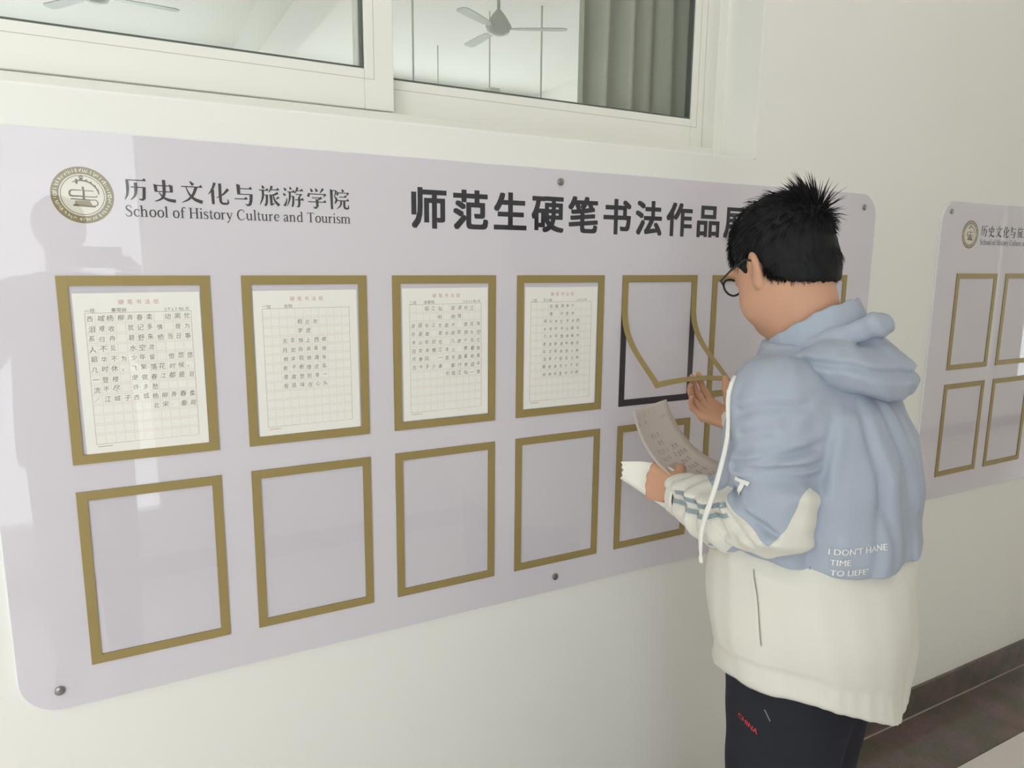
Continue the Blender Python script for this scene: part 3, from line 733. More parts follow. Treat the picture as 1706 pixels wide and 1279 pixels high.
def sheet(name, label, spec, fn, m_paper, bend=(1, 1), group='handwritten calligraphy sheets', thick=.0003, seed=1, size=.0125):
    """fn(u, v, h): u across 0..PW, v down 0..PH, h out of the front -> world"""
    o0 = fn(PW/2, PH, 0)
    r = tag(empty(name, o0), label, 'paper sheet', group)
    nx, ny = bend; N = (nx+1)*(ny+1); v = []; f = []
    for h in (0, thick):
        for j in range(ny+1):
            for i in range(nx+1): v.append(fn(PW*i/nx, PH*j/ny, h))
    ix = lambda l, j, i: l*N+j*(nx+1)+i
    for j in range(ny):
        for i in range(nx):
            f.append((ix(1, j, i), ix(1, j+1, i), ix(1, j+1, i+1), ix(1, j, i+1))); f.append((ix(0, j, i), ix(0, j, i+1), ix(0, j+1, i+1), ix(0, j+1, i)))
    for j in range(ny):
        f.append((ix(0, j, 0), ix(0, j+1, 0), ix(1, j+1, 0), ix(1, j, 0))); f.append((ix(0, j, nx), ix(1, j, nx), ix(1, j+1, nx), ix(0, j+1, nx)))
    for i in range(nx):
        f.append((ix(0, 0, i), ix(1, 0, i), ix(1, 0, i+1), ix(0, 0, i+1))); f.append((ix(0, ny, i), ix(0, ny, i+1), ix(1, ny, i+1), ix(1, ny, i)))
    mesh_obj('sheet', v, f, m_paper, r, bend != (1, 1))
    on = lambda d: (lambda a, b, e=0: fn(a, -b, thick+d+e))         # print is laid out with v down = -b
    R = random.Random(seed)
    # pink ruled cells, cut in short runs so that they follow a bent sheet
    u0, u1, v0, v1 = .017, .193, .036, .279
    nrow = 13; rp = (v1-v0)/nrow; F = Flat(); seg = 6
    cw = (u1-u0)/11
    for j in range(nrow+1):
        for off in ((0,) if j in (0, nrow) else (-.0016, .0016)):
            for k in range(seg): F.line((u0+(u1-u0)*k/seg, -(v0+rp*j+off)), (u0+(u1-u0)*(k+1)/seg, -(v0+rp*j+off)), .00045)
    for j in range(nrow):
        for i in range(1, 11): F.line((u0+cw*i, -(v0+rp*j+.0016)), (u0+cw*i, -(v0+rp*(j+1)-.0016)), .0004)
    tag(F.build('ruled_cells', M['ink_line'], on(.00012), r), kind='stuff')
    F = Flat()
    for a, b in (((u0, v0), (u1, v0)), ((u0, v1), (u1, v1)), ((u0, v0), (u0, v1)), ((u1, v0), (u1, v1))):
        for k in range(12):
            p = [(a[q]+(b[q]-a[q])*k/12) for q in (0, 1)]; p2 = [(a[q]+(b[q]-a[q])*(k+1)/12) for q in (0, 1)]
            F.line((p[0], -p[1]), (p2[0], -p2[1]), .0006)
    F.build('ruled_border', M['ink_box'], on(.00014), r)
    F = Flat()
    for i, ch in enumerate('硬笔书法纸'): F.char(ch, .0765+i*.0145, -.0170, .0098, bold=0.0)
    F.text('', 0, 0, .01) if False else None
    F.rect(u0+.002, u0+.026, -.2842, -.2830)
    tag(F.build('sheet_heading', M['ink_red'], on(.00014), r), kind='stuff')
    F = Flat()
    for i, ch in enumerate(spec['name']): F.char(ch, u0+.004+i*.0085, -.0315+R.uniform(-.0006, .0006), .0082, rot=R.uniform(-.08, .08), bold=0.0)
    for i, ch in enumerate(spec['date']): F.char(ch, u1-.042+i*.0060, -.0315+R.uniform(-.0006, .0006), .0070, rot=R.uniform(-.08, .08), bold=0.0)
    for j, row in enumerate(spec['rows']):
        for i, ch in enumerate(row):
            if ch == '　': continue
            F.char(ch, u0+cw*(i+.5)+R.uniform(-.0009, .0009), -(v0+rp*(j+spec['r0']+.52))+R.uniform(-.0009, .0009), size*spec['ink']*R.uniform(.88, 1.05), bold=0.0,
                   rot=R.uniform(-.09, .09), sx=R.uniform(.85, 1.0), shear=R.uniform(0, .14))
    tag(F.build('handwriting', M['ink_pen'], on(.00018), r), kind='stuff')
    return r
place = {0: (.0225, .031, .004), 1: (.0200, .030, .004), 2: (.0215, .028, .003), 3: (.0215, .028, -.003)}
slab = {0: 'sheet with ten rows of handwriting in the first frame from the left', 1: 'sheet with a narrow six-row poem in the second frame from the left',
        2: 'sheet with nine rows of faint handwriting in the third frame from the left', 3: 'sheet with a seven-character poem in the fourth frame, nearest the lifted cover'}
for c, (dx, dz, rot) in place.items():
    x0, z0 = c*PX+dx, FTOP-dz
    def fn(u, v, h, x0=x0, z0=z0, rot=rot):
        a, b = u, -v
        return (x0+a*math.cos(rot)-b*math.sin(rot), BF-.0012-h, z0+a*math.sin(rot)+b*math.cos(rot))
    sheet('calligraphy_sheet', slab[c], SHEETS[c], fn, M['paper'], seed=c+1, thick=.0002, size=.0122)
# ------------------------------------------------------------------ implicit modelling kit (for the people)
def surface_nets(fn, lo, hi, h):
    """polygonise fn(P)->signed distance over a box; returns verts, quads (outward)"""
    lo = np.array(lo, float); n = np.ceil((np.array(hi)-lo)/h).astype(int)+1
    g = [lo[i]+h*np.arange(n[i]) for i in range(3)]
    P = np.stack(np.meshgrid(*g, indexing='ij'), -1).reshape(-1, 3).astype(np.float32)
    d = np.empty(len(P), np.float32)
    for i in range(0, len(P), 400000): d[i:i+400000] = fn(P[i:i+400000])
    d = d.reshape(n); s = d < 0
    c = [s[a:n[0]-1+a, b:n[1]-1+b, e:n[2]-1+e] for a in (0, 1) for b in (0, 1) for e in (0, 1)]
    sm = sum(x.astype(np.int8) for x in c); act = (sm > 0) & (sm < 8)
    ci = np.argwhere(act); idm = -np.ones(act.shape, np.int64); idm[act] = np.arange(len(ci))
    acc = np.zeros((len(ci), 3)); cnt = np.zeros(len(ci))
    corner = [(a, b, e) for a in (0, 1) for b in (0, 1) for e in (0, 1)]
    dv = np.stack([d[ci[:, 0]+a, ci[:, 1]+b, ci[:, 2]+e] for a, b, e in corner], 1)
    for i in range(8):
        for j in range(i+1, 8):
            if sum(abs(corner[i][k]-corner[j][k]) for k in range(3)) != 1: continue
            x, y = dv[:, i], dv[:, j]; m = (x < 0) != (y < 0)
            t = np.where(m, x/(x-y+1e-12), 0)
            p = np.array(corner[i])+t[:, None]*(np.array(corner[j])-np.array(corner[i]))
            acc[m] += p[m]; cnt[m] += 1
    v = lo+(ci+acc/cnt[:, None])*h
    quads = []
    for ax in range(3):
        sl0 = [slice(None)]*3; sl1 = [slice(None)]*3; sl0[ax] = slice(0, -1); sl1[ax] = slice(1, None)
        a, b = s[tuple(sl0)], s[tuple(sl1)]
        e = np.argwhere(a != b); u, w_ = [(1, 2), (2, 0), (0, 1)][ax]
        ok = (e[:, u] > 0) & (e[:, w_] > 0) & (e[:, u] < n[u]-1) & (e[:, w_] < n[w_]-1); e = e[ok]
        sg = s[tuple(e.T)]
        def cell(du, dw):
            q = e.copy(); q[:, u] -= du; q[:, w_] -= dw; return idm[tuple(q.T)]
        q = np.stack([cell(1, 1), cell(0, 1), cell(0, 0), cell(1, 0)], 1)
        q[~sg] = q[~sg][:, ::-1]; quads.append(q)
    return v, np.concatenate(quads)

def relax(v, q, it=2, lam=.5):
    for _ in range(it):
        a = np.zeros_like(v); c = np.zeros(len(v))
        for k in range(4):
            i, j = q[:, k], q[:, (k+1) % 4]
            np.add.at(a, i, v[j]); np.add.at(a, j, v[i]); np.add.at(c, i, 1); np.add.at(c, j, 1)
        v = v+lam*(a/np.maximum(c, 1)[:, None]-v)
    return v

def cone(P, a, b, r1, r2):
    a = np.asarray(a, np.float32); b = np.asarray(b, np.float32); ab = b-a
    t = np.clip(((P-a)@ab)/(ab@ab), 0, 1)
    return np.linalg.norm(P-a-t[:, None]*ab, axis=1)-(r1+(r2-r1)*t)
def ell(P, c, r, Rm=None):
    q = P-np.asarray(c, np.float32)
    if Rm is not None: q = q@np.asarray(Rm, np.float32).T      # rows of Rm = local axes
    r = np.asarray(r, np.float32)
    k0 = np.linalg.norm(q/r, axis=1); k1 = np.linalg.norm(q/(r*r), axis=1)
    return k0*(k0-1)/np.maximum(k1, 1e-6)
def smin(a, b, k):
    h = np.clip(.5+.5*(b-a)/k, 0, 1); return b+(a-b)*h-k*h*(1-h)
def smax(a, b, k): return -smin(-a, -b, k)
def smins(ds, k):
    r = ds[0]
    for d in ds[1:]: r = smin(r, d, k)
    return r
def wob(P, sc, seed):
    """smooth pseudo-noise in -1..1"""
    r = np.random.default_rng(seed); out = np.zeros(len(P), np.float32)
    for k in range(5):
        w_ = r.normal(size=3)*sc*(1+.35*k); out += np.sin(P@w_.astype(np.float32)+r.uniform(0, 6.28))
    return out/3.2
def rotm(axis, a):
    return np.array(Matrix.Rotation(a, 3, Vector(axis)))
def nz(v):
    v = np.array(v, float); return v/np.linalg.norm(v)

# ------------------------------------------------------------------ the student: local frame f = forward, l = his left, z = up
PT = np.array([1.27, -.56, 0.0]); PA = math.radians(22)
PF = np.array([-math.sin(PA), math.cos(PA), 0]); PL = np.array([-math.cos(PA), -math.sin(PA), 0])
def W_(v):
    v = np.atleast_2d(np.asarray(v, float)); return PT+v[:, :1]*PF+v[:, 1:2]*PL+np.c_[np.zeros((len(v), 2)), v[:, 2]]
def toP(x):
    x = np.array(x)-PT; return np.array([x@PF, x@PL, x[2]])
def w1(f, l, z): return tuple(W_([(f, l, z)])[0])
def local_obj(name, v, q, m, parent, smooth=True, **k): return mesh_obj(name, W_(v), q, m, parent, smooth, **k)

M['skin'] = mat('skin', srgb(205, 158, 130), .5, .35, noise=.035, nscale=22)
_b = M['skin'].node_tree.nodes['Principled BSDF']
_b.inputs['Subsurface Weight'].default_value = .12; _b.inputs['Subsurface Radius'].default_value = (.012, .005, .003); _b.inputs['Subsurface Scale'].default_value = .6
M['hair'] = mat('black_hair', srgb(24, 24, 26), .6, .25)
M['blue'] = mat('grey_blue_nylon', srgb(170, 178, 193), .62, .35, bump=.35, bscale=26)
M['blue_dark'] = mat('dark_blue_lining', srgb(96, 106, 122), .7, .3)
M['seam'] = mat('seam_thread', srgb(112, 122, 140), .8, .2)
M['white_cloth'] = mat('off_white_nylon', srgb(226, 223, 214), .65, .3, bump=.30, bscale=22)
M['cord'] = mat('white_cord', srgb(236, 234, 228), .8, .2)
M['stripe'] = mat('grey_blue_stripe', srgb(150, 164, 172), .7, .2)
M['trouser'] = mat('dark_navy_knit', srgb(46, 47, 54), .85, .15, noise=.06, nscale=30)
M['red'] = mat('red_embroidery', srgb(206, 62, 72), .7)
M['frame_black'] = mat('black_spectacle_plastic', srgb(36, 35, 36), .35)
M['lens'] = glass_mat('spectacle_lens', (.97, .98, .97, 1))
M['eye'] = mat('eye_white', srgb(232, 228, 222), .2)
M['iris'] = mat('dark_iris', srgb(48, 34, 28), .2)
M['lip'] = mat('lip', srgb(182, 112, 100), .5)
M['shoe'] = mat('dark_shoe', srgb(52, 52, 56), .6)

person = tag(empty('person', w1(-.03, 0, 0)), 'student in grey-blue and white hooded jacket lifting a frame cover', 'person')

# ---- head frame
HC = np.array([.058, 0.0, 1.742])
_R = rotm((0, 0, 1), math.radians(-23)) @ rotm((0, 1, 0), math.radians(25)) @ rotm((1, 0, 0), math.radians(-2))
HF, HL, HU = _R[:, 0], _R[:, 1], _R[:, 2]
HM = np.stack([HF, HL, HU])                                   # rows: local axes
def hd(a, b, c): return HC+a*HF+b*HL+c*HU
def head_field(P):
    q = (P-HC.astype(np.float32))@HM.T.astype(np.float32)      # into head coordinates
    qs = q.copy(); qs[:, 1] = np.abs(qs[:, 1])                # mirror
    d = ell(q, (-.012, 0, .034), (.098, .079, .088))
    d = smin(d, ell(q, (.030, 0, -.030), (.066, .065, .088)), .03)
    d = smin(d, ell(qs, (.034, .038, -.062), (.046, .036, .046)), .03)      # full cheeks
    d = smin(d, ell(q, (.066, 0, -.102), (.026, .030, .020)), .025)         # chin
    d = smin(d, ell(qs, (.0, .046, -.072), (.034, .020, .034)), .03)        # jaw angle
    d = smin(d, cone(q, (.088, 0, .002), (.112, 0, -.034), .009, .013), .014)   # nose
    d = smin(d, ell(qs, (.098, .013, -.038), (.011, .008, .008)), .008)
    d = smin(d, ell(qs, (.083, .030, .022), (.014, .024, .009)), .012)      # brow
    d = smax(d, -ell(qs, (.100, .031, .002), (.016, .018, .011)), .012)     # eye sockets
    d = smin(d, ell(qs, (.076, .031, .001), (.016, .016, .013)), .006)      # lids over the eyeballs
    d = smin(d, ell(q, (.094, 0, -.062), (.010, .022, .006)), .006)         # upper lip
    d = smin(d, ell(q, (.092, 0, -.073), (.009, .018, .006)), .006)         # lower lip
    d = smax(d, -ell(q, (.104, 0, -.0675), (.008, .020, .0018)), .003)
    # ears: shell with a hollow and a lobe, leaning back
    er = rotm((0, 0, 1), math.radians(-22)) @ rotm((0, 1, 0), math.radians(-8))
    e = ell(qs, (-.006, .081, -.006), (.0185, .0085, .033), er.T)
    e = smin(e, ell(qs, (-.002, .079, -.034), (.010, .007, .011)), .008)
    e = smax(e, -ell(qs, (.000, .0895, .000), (.0105, .0075, .021), er.T), .004)
    e = smax(e, -ell(qs, (.006, .084, -.008), (.006, .010, .008)), .004)
    d = smin(d, e, .006)
    return d
NECK0 = np.array([-.030, 0, 1.48]); NECK1 = hd(-.026, 0, -.055)
def neck_field(P): return cone(P, NECK0, NECK1, .074, .063)
# ---- skeleton of the rest of the body (local f, l, z)
LSH, LEL, LWR = (-.012, .160, 1.480), (-.032, .200, 1.285), (.192, .102, 1.270)
RSH, REL, RWR = (-.012, -.160, 1.480), (.045, -.350, 1.250), (.240, -.275, 1.350)
def body_core(P):
    d = ell(P, (-.035, 0, 1.30), (.115, .175, .24))
    d = smin(d, ell(P, (-.04, 0, 1.02), (.12, .17, .17)), .06)
    for s, sh, el, wr in ((1, LSH, LEL, LWR), (-1, RSH, REL, RWR)):
        d = smin(d, cone(P, (-.02, s*.06, 1.48), sh, .055, .046), .04)
        d = smin(d, smin(cone(P, sh, el, .046, .040), cone(P, el, wr, .042, .027), .02), .04)
        d = smin(d, cone(P, (-.04, s*.085, .98), (-.035, s*.095, .52), .085, .058), .05)
        d = smin(d, cone(P, (-.035, s*.095, .52), (-.05, s*.10, .10), .055, .038), .04)
        d = smin(d, cone(P, (-.06, s*.10, .07), (.09, s*.115, .045), .036, .032), .03)
    return d

# ---- hands
def hand_prims(W0, d, n, t, curls, spread, thumb, size=1.0):
    """list of (a, b, r1, r2) for fingers + palm description.  d wrist->knuckles, n out of the palm, t to the thumb side"""
    d, n, t = nz(d), nz(n), nz(t); W0 = np.array(W0); pr = []; palm = []
    offs = (.030, .010, -.010, -.028); lens = ((.042, .026, .020), (.046, .029, .021), (.042, .027, .020), (.033, .020, .018))
    rad = (.0090, .0093, .0088, .0078); base = (.088, .092, .088, .080)
    for k in range(4):
        b = W0+size*(d*base[k]+t*offs[k]); a = 0.0
        palm.append((W0+size*(d*.012+t*offs[k]*.55), b, .0125*size, .0115*size))
        sp = spread*(1.5-k)
        dd = nz(d+t*sp)
        p = b
        for j in range(3):
            a += curls[k][j]; v = dd*math.cos(a)+n*math.sin(a)
            q = p+v*lens[k][j]*size
            pr.append((k, p, q, rad[k]*size*(1-.06*j), rad[k]*size*(.94-.08*j))); p = q
    # thumb: base at the side of the palm, three given bend directions (d, n, t weights)
    p = W0+size*(d*.022+t*.022+n*.006)
    for j, (wv, ln) in enumerate(zip(thumb, (.044, .034, .027))):
        q = np.array(wv) if not isinstance(wv, tuple) else p+nz(d*wv[0]+n*wv[1]+t*wv[2])*ln*size
        pr.append((4, p, q, (.0145, .0112, .0100)[j]*size, (.0112, .0100, .0082)[j]*size)); p = q
    return pr, palm
def hand_field(H, wr, el):
    pr, palm = H
    def fn(P):
        d = smins([cone(P, *x) for x in palm], .012)
        aw = np.array(wr)+(np.array(el)-np.array(wr))*.28
        d = smin(d, cone(P, wr, aw, .0255, .029), .022)
        for k in range(5):
            c = None
            for (kk, a, b, r1, r2) in pr:
                if kk != k: continue
                x = cone(P, a, b, r1, r2); c = x if c is None else smin(c, x, .004)
            d = smin(d, c, .007 if k < 4 else .016)
        return d
    return fn
# right hand: palm up and towards the corridor, thumb in front of the lifted cover, fingers bent up behind its lower edge
_v = np.array([-.297, .955, 0]); _left = np.array([.955, .297, 0]); _up = np.array([0, 0, 1.0])
rd = nz(_left*.88+_up*.26-_v*.34); rn = nz(_v*.55+_up*.85); rn = nz(rn-rd*(rn@rd)); rtv = nz(np.cross(rn, rd))
rtv = rtv if rtv@_v < 0 else -rtv
RH = hand_prims(RWR, rd, rn, rtv, ((.80, .30, .2), (.80, .40, .25), (.72, .55, .35), (.60, .70, .45)), .07,
                [toP((1.432, -.205, 1.408)), toP((1.442, -.187, 1.432)), toP((1.447, -.176, 1.455))])
# left hand: back to the corridor, fingers closed under the sheets, thumb on top
ld = nz((.93, -.22, .06)); ln_ = nz((-.22, -.90, -.28)); ln_ = nz(ln_-ld*(ln_@ld)); lt = np.cross(ld, ln_)
lt = lt if lt[2] > 0 else -lt
LH = hand_prims(LWR, ld, ln_, lt, ((.85, .8, .4), (.9, .9, .5), (.95, .95, .5), (1.0, .95, .5)), .01, ((.62, .60, .45), (.60, .85, .02), (.40, .95, -.15)))

def join(parts):
    v = []; q = []; n = 0
    for a, b in parts: v.append(a); q.append(b+n); n += len(a)
    return np.concatenate(v), np.concatenate(q)
hv = surface_nets(lambda P: smin(head_field(P), neck_field(P), .035), (-.14, -.12, 1.52), (.21, .14, 1.90), .0026)
cv = surface_nets(lambda P: smin(body_core(P), neck_field(P), .04), (-.20, -.42, 0.0), (.27, .34, 1.58), .011)
rv_ = surface_nets(hand_field(RH, RWR, REL), (.15, -.40, 1.28), (.36, -.18, 1.52), .0019)
lv_ = surface_nets(hand_field(LH, LWR, LEL), (.10, -.04, 1.20), (.36, .19, 1.38), .0019)
bv, bq = join([(relax(a, b, 1, .4), b) for a, b in (hv, rv_, lv_)]+[cv])
body = local_obj('body', bv, bq, M['skin'], person)
# eyes and lips
for s in (-1, 1):
    b = MB()
    c = hd(.080, s*.031, .000)
    vv, qq = surface_nets(lambda P: np.linalg.norm(P-c.astype(np.float32), axis=1)-.0125, c-.016, c+.016, .002)
    e = local_obj('eye', vv, qq, M['eye'], body)
    c2 = hd(.0865, s*.031, -.001)
    vv, qq = surface_nets(lambda P: ell(P, c2, (.0065, .006, .006)), c2-.01, c2+.01, .0015)
    local_obj('iris', vv, qq, M['iris'], body)
vv, qq = surface_nets(lambda P: smin(ell((P-HC.astype(np.float32))@HM.T.astype(np.float32), (.0955, 0, -.0625), (.0095, .0215, .0052)),
                                     ell((P-HC.astype(np.float32))@HM.T.astype(np.float32), (.0935, 0, -.0730), (.0088, .0175, .0056)), .001), hd(.095, 0, -.068)-.032, hd(.095, 0, -.068)+.032, .0018)
local_obj('lips', vv, qq, M['lip'], body)

# ---- hair: a close cap plus strands
def scalp_mask(q):
    """>0 where hair grows, head coordinates on the unit-ish cranium"""
    f, l, u = q[:, 0], np.abs(q[:, 1]), q[:, 2]
    hairline = np.interp(f, [-.12, -.085, -.05, -.028, -.012, .004, .016, .030, .045, .06, .075, .11],
                            [-.078, -.072, -.048, -.026, .014, .030, .012, -.030, .020, .046, .058, .062])
    return u-hairline
def cap_field(P):
    q = (P-HC.astype(np.float32))@HM.T.astype(np.float32)
    sk = ell(q, (-.014, 0, .036), (.104, .085, .095))
    low = ell(q, (-.040, 0, -.02), (.072, .077, .078))
    d = smin(sk, low, .02)
    tp = np.clip((q[:, 2]-.03)/.09, 0, 1)
    d = d-.007*tp-.0008*wob(q, 160, 5)-.0012*wob(q, 70, 8)
    d = smax(d, -scalp_mask(q)+.004*wob(q, 120, 9), .006)
    return d
kv, kq = surface_nets(cap_field, (-.14, -.13, 1.62), (.21, .14, 1.92), .003)
hair = local_obj('hair', relax(kv, kq, 1, .4), kq, M['hair'], person)
def strands(n, seed):
    R = np.random.default_rng(seed); V = []; Q = []; cnt = 0
    crown = np.array([-.106, -.004, .074])
    while cnt < n:
        dr = R.normal(size=3); dr /= np.linalg.norm(dr)
        # point on the hair cap
        q0 = np.array([-.014, 0, .036])+dr*np.array([.103, .084, .094])
        if dr[2] < -.1: q0 = q0*.4+.6*(np.array([-.040, 0, -.02])+dr*np.array([.074, .079, .08]))
        if scalp_mask(q0[None])[0] < .002: continue
        nrm = nz(dr/np.array([.103, .084, .094]))
        away = q0-crown; dist = np.linalg.norm(away); away = away-nrm*(away@nrm)
        away = nz(away+1e-5)
        top = np.clip((q0[2]-.03)/.07, 0, 1)
        ck = np.exp(-(dist/.027)**2)
        if R.random() > .30: ck *= .12
        side = np.clip((.06-q0[2])/.06, 0, 1)
        flow = nz(away*(1-ck)+np.array([.25, 0, 0])*top+np.array([-.15, 0, -1.0])*side*.8)
        L = (.021+.013*top+.036*ck)*R.uniform(.7, 1.3)
        if q0[0] > .055 and q0[2] > .03: L *= 1.25; flow = nz(flow+np.array([.35, 0, -.75]))
        if side > .6: L *= 1.0
        clump = math.sin(55*q0[0]+40*q0[1]); clump2 = math.sin(70*q0[1]-30*q0[0]+1)
        lift = (.11*top+.12)*(R.uniform(.3, 1.5) if R.random() > .18 else R.uniform(2.0, 4.5))*(1-ck)+ck*R.uniform(.6, 1.2)
        d0 = nz(flow*(1-.35*ck)+nrm*lift+R.normal(size=3)*(.15-.05*ck)+ck*np.array([-.10+.5*clump, -.05+.4*clump2, 1.9]))
        p = q0-nrm*.004
        sd = nz(np.cross(d0, nrm)+1e-6); w0 = R.uniform(.0007, .0013)*(1+.8*ck); pts = []
        for j in range(4):
            pts.append(p); p = p+d0*L/3
            d0 = nz(d0+nrm*(-.22*(1-ck))+flow*.10+np.array([0, 0, -.10*(1-ck)]))
        b = len(V)
        for j in range(3):
            ww = w0*(1-.22*j)
            nn = nz(np.cross(sd, pts[j+1]-pts[j]))
            for a in (0, 2.094, 4.189): V.append(pts[j]+sd*ww*math.cos(a)+nn*ww*math.sin(a))
        V.append(pts[3])
        for j in range(2):
            for a in range(3): Q.append((b+3*j+a, b+3*j+(a+1) % 3, b+3*j+3+(a+1) % 3, b+3*j+3+a))
        for a in range(3): Q.append((b+6+a, b+6+(a+1) % 3, b+9))
        cnt += 1
    V = np.array(V); V = HC+V@HM
    return V, Q
sv, sq = strands(21000, 4)
tag(local_obj('hair_strands', sv, sq, M['hair'], hair, False), kind='stuff')

# ---- spectacles
gl = MB()
def hw(a, b, c): return w1(*hd(a, b, c))
ringpts = lambda s: [(.108-.10*abs(math.cos(t)*.021*1.0)*1.0, s*(.0335+.0225*math.cos(t)), .000+.0185*math.sin(t)*(1.0 if math.sin(t) > 0 else .95)) for t in np.linspace(0, 2*math.pi, 25)]
spec = None
for s in (-1, 1):
    gl.tube([hw(*p) for p in ringpts(s)], .0023, 6, cap=False)
    gl.tube([hw(.1055, s*.056, .007), hw(.095, s*.070, .012), hw(.05, s*.0825, .0155), (hw(.004, s*.0875, .017)), hw(-.014, s*.0875, .006), hw(-.022, s*.085, -.008)], [.0025, .0024, .0022, .0021, .002, .0017], 6)
gl.tube([hw(.108, -.011, .004), hw(.113, 0, .007), hw(.108, .011, .004)], .0015, 6)
glasses = gl.build('glasses', M['frame_black'], person, True)
for s in (-1, 1):
    ring = ringpts(s)[:-1]; v = [hw(*p) for p in ring]
    mesh_obj('lens', v, [tuple(range(len(v)))], M['lens'], glasses)
# ------------------------------------------------------------------ the student's clothes
from mathutils.bvhtree import BVHTree
def interp_tab(z, tab):
    t = np.array(tab); return [np.interp(z, t[:, 0], t[:, k]) for k in range(1, t.shape[1])]
TORSO = [(.80, -.045, .184, .236), (1.00, -.045, .184, .232), (1.20, -.044, .184, .222), (1.32, -.042, .180, .214), (1.42, -.038, .168, .208), (1.49, -.028, .142, .198), (1.54, -.022, .112, .155), (1.59, -.012, .090, .105), (1.66, -.008, .080, .085)]
def torso_field(P, grow=0.0):
    cf, rf, rl = interp_tab(P[:, 2], TORSO); rf = rf+grow; rl = rl+grow
    a, b = np.abs(P[:, 0]-cf)/rf, np.abs(P[:, 1])/rl
    k = (a**2.3+b**2.3)**(1/2.3)
    return (k-1)*np.sqrt(rf*rl)*.82
BACK_CREASES = [(2.45, 1.49, 2.75, 1.26, .006), (2.75, 1.52, 3.0, 1.36, .006), (2.1, 1.48, 1.95, 1.25, .005), (2.62, 1.40, 2.55, 1.22, .004)]   # angle, height -> angle, height, depth
def torso_folds(P):
    th = np.arctan2(P[:, 1]/.26, (P[:, 0]+.04)/.17); z = P[:, 2]
    low = np.clip((1.52-z)/.25, 0, 1)
    f = .0045*np.sin(7*th+2.2*np.sin(5*z+1.0)+.8)+.003*np.sin(13*th+3*z)
    f += .0035*np.sin(26*z+3.5*np.sin(2*th)+1.4*th)*np.exp(-((z-1.30)/.12)**2)
    g = 0
    for th0, z0, th1, z1, dp in BACK_CREASES:
        t = np.clip((z-z0)/(z1-z0), 0, 1); dd = (th-(th0+(th1-th0)*t))*.2
        g = g-dp*np.exp(-(dd/.010)**2)*np.clip((z0-z+.03)/.05, 0, 1)*np.clip((z-z1+.05)/.05, 0, 1)+.7*dp*np.exp(-((dd-.022)/.014)**2)*np.clip((z0-z+.03)/.05, 0, 1)*np.clip((z-z1+.05)/.05, 0, 1)
    return f*low+.0025*wob(P, 22, 3)+g
def arm_dir_folds(P, a, b, n, amp, seed, c0, c1):
    a = np.array(a); b = np.array(b); ab = b-a; L = np.linalg.norm(ab); t = ((P-a)@(ab/L))/L
    side = nz(np.cross(ab, (0, 0, 1.0)) if abs(nz(ab)[2]) < .8 else np.cross(ab, (1.0, 0, 0))); sd2 = nz(np.cross(ab, side))
    ph = np.arctan2((P-a)@sd2, (P-a)@side)
    w = np.clip((t-c0)/.15, 0, 1)*np.clip((c1-t)/.15, 0, 1)
    return amp*w*(np.sin(n*6.28*t+1.3*np.sin(ph+seed)+1.1*np.sin(2*ph+seed*2.1))+.5*np.sin(n*10.1*t-1.7*np.sin(ph+seed*.7)))
LFO = (.075, .166, 1.272)     # a point half-way along the left forearm (sleeve hangs a little below the bone)
def crease(P, pts, lmin, depth, w):
    p = P[:, [0, 2]]; D = np.full(len(P), 9.0, np.float32); pts = np.array(pts, np.float32)
    for a, b in zip(pts[:-1], pts[1:]):
        ab = b-a; t = np.clip(((p-a)@ab)/(ab@ab), 0, 1); D = np.minimum(D, np.linalg.norm(p-a-t[:, None]*ab, axis=1))
    k = np.clip((P[:, 1]-lmin)/.03, 0, 1)
    return k*depth*(np.exp(-(D/w)**2)-.55*np.exp(-((D-2.1*w)/(1.2*w))**2))
ARM_CREASES = [([(.030, 1.398), (-.047, 1.423), (-.112, 1.448)], .008, .006), ([(.028, 1.390), (-.049, 1.406), (-.118, 1.412)], .007, .005), ([(.030, 1.489), (-.017, 1.506), (-.071, 1.511)], .005, .008),
               ([(.030, 1.352), (-.008, 1.325), (-.033, 1.311), (-.060, 1.294)], .008, .006), ([(.02, 1.450), (-.034, 1.467)], .004, .007),
               ([(.040, 1.325), (.012, 1.291), (-.022, 1.272)], .006, .006), ([(.075, 1.300), (.036, 1.262)], .006, .006), ([(.14, 1.318), (.089, 1.324), (.044, 1.340)], .004, .006)]
def larm(P):
    d = smin(cone(P, (-.008, .168, 1.505), (-.034, .206, 1.308), .080, .070), cone(P, (-.034, .206, 1.306), LFO, .068, .062), .03)
    d = smin(d, cone(P, LFO, (.182, .106, 1.268), .062, .046), .02)
    d = d-arm_dir_folds(P, (-.01, .19, 1.51), (-.03, .206, 1.27), 3.2, .0060, 1.0, .25, 1.15)
    d = d-arm_dir_folds(P, (-.03, .206, 1.28), (.19, .104, 1.268), 4.0, .0045, 2.0, .12, 1.0)
    for c in ARM_CREASES: d = d+crease(P, c[0], .17, c[1], c[2])
    return d-.0022*wob(P, 45, 12)
def rarm(P):
    e = np.array(REL); w_ = np.array(RWR)
    d = smin(cone(P, (-.008, -.168, 1.505), e, .080, .074), cone(P, e, w_-nz(w_-e)*.012, .074, .045), .03)
    d = d-arm_dir_folds(P, (-.01, -.19, 1.51), e, 3.2, .005, 3.0, .25, 1.2)-arm_dir_folds(P, e, w_, 4.0, .004, 4.0, .1, 1.0)
    return d-.0025*wob(P, 45, 14)
HEMB = 1.205
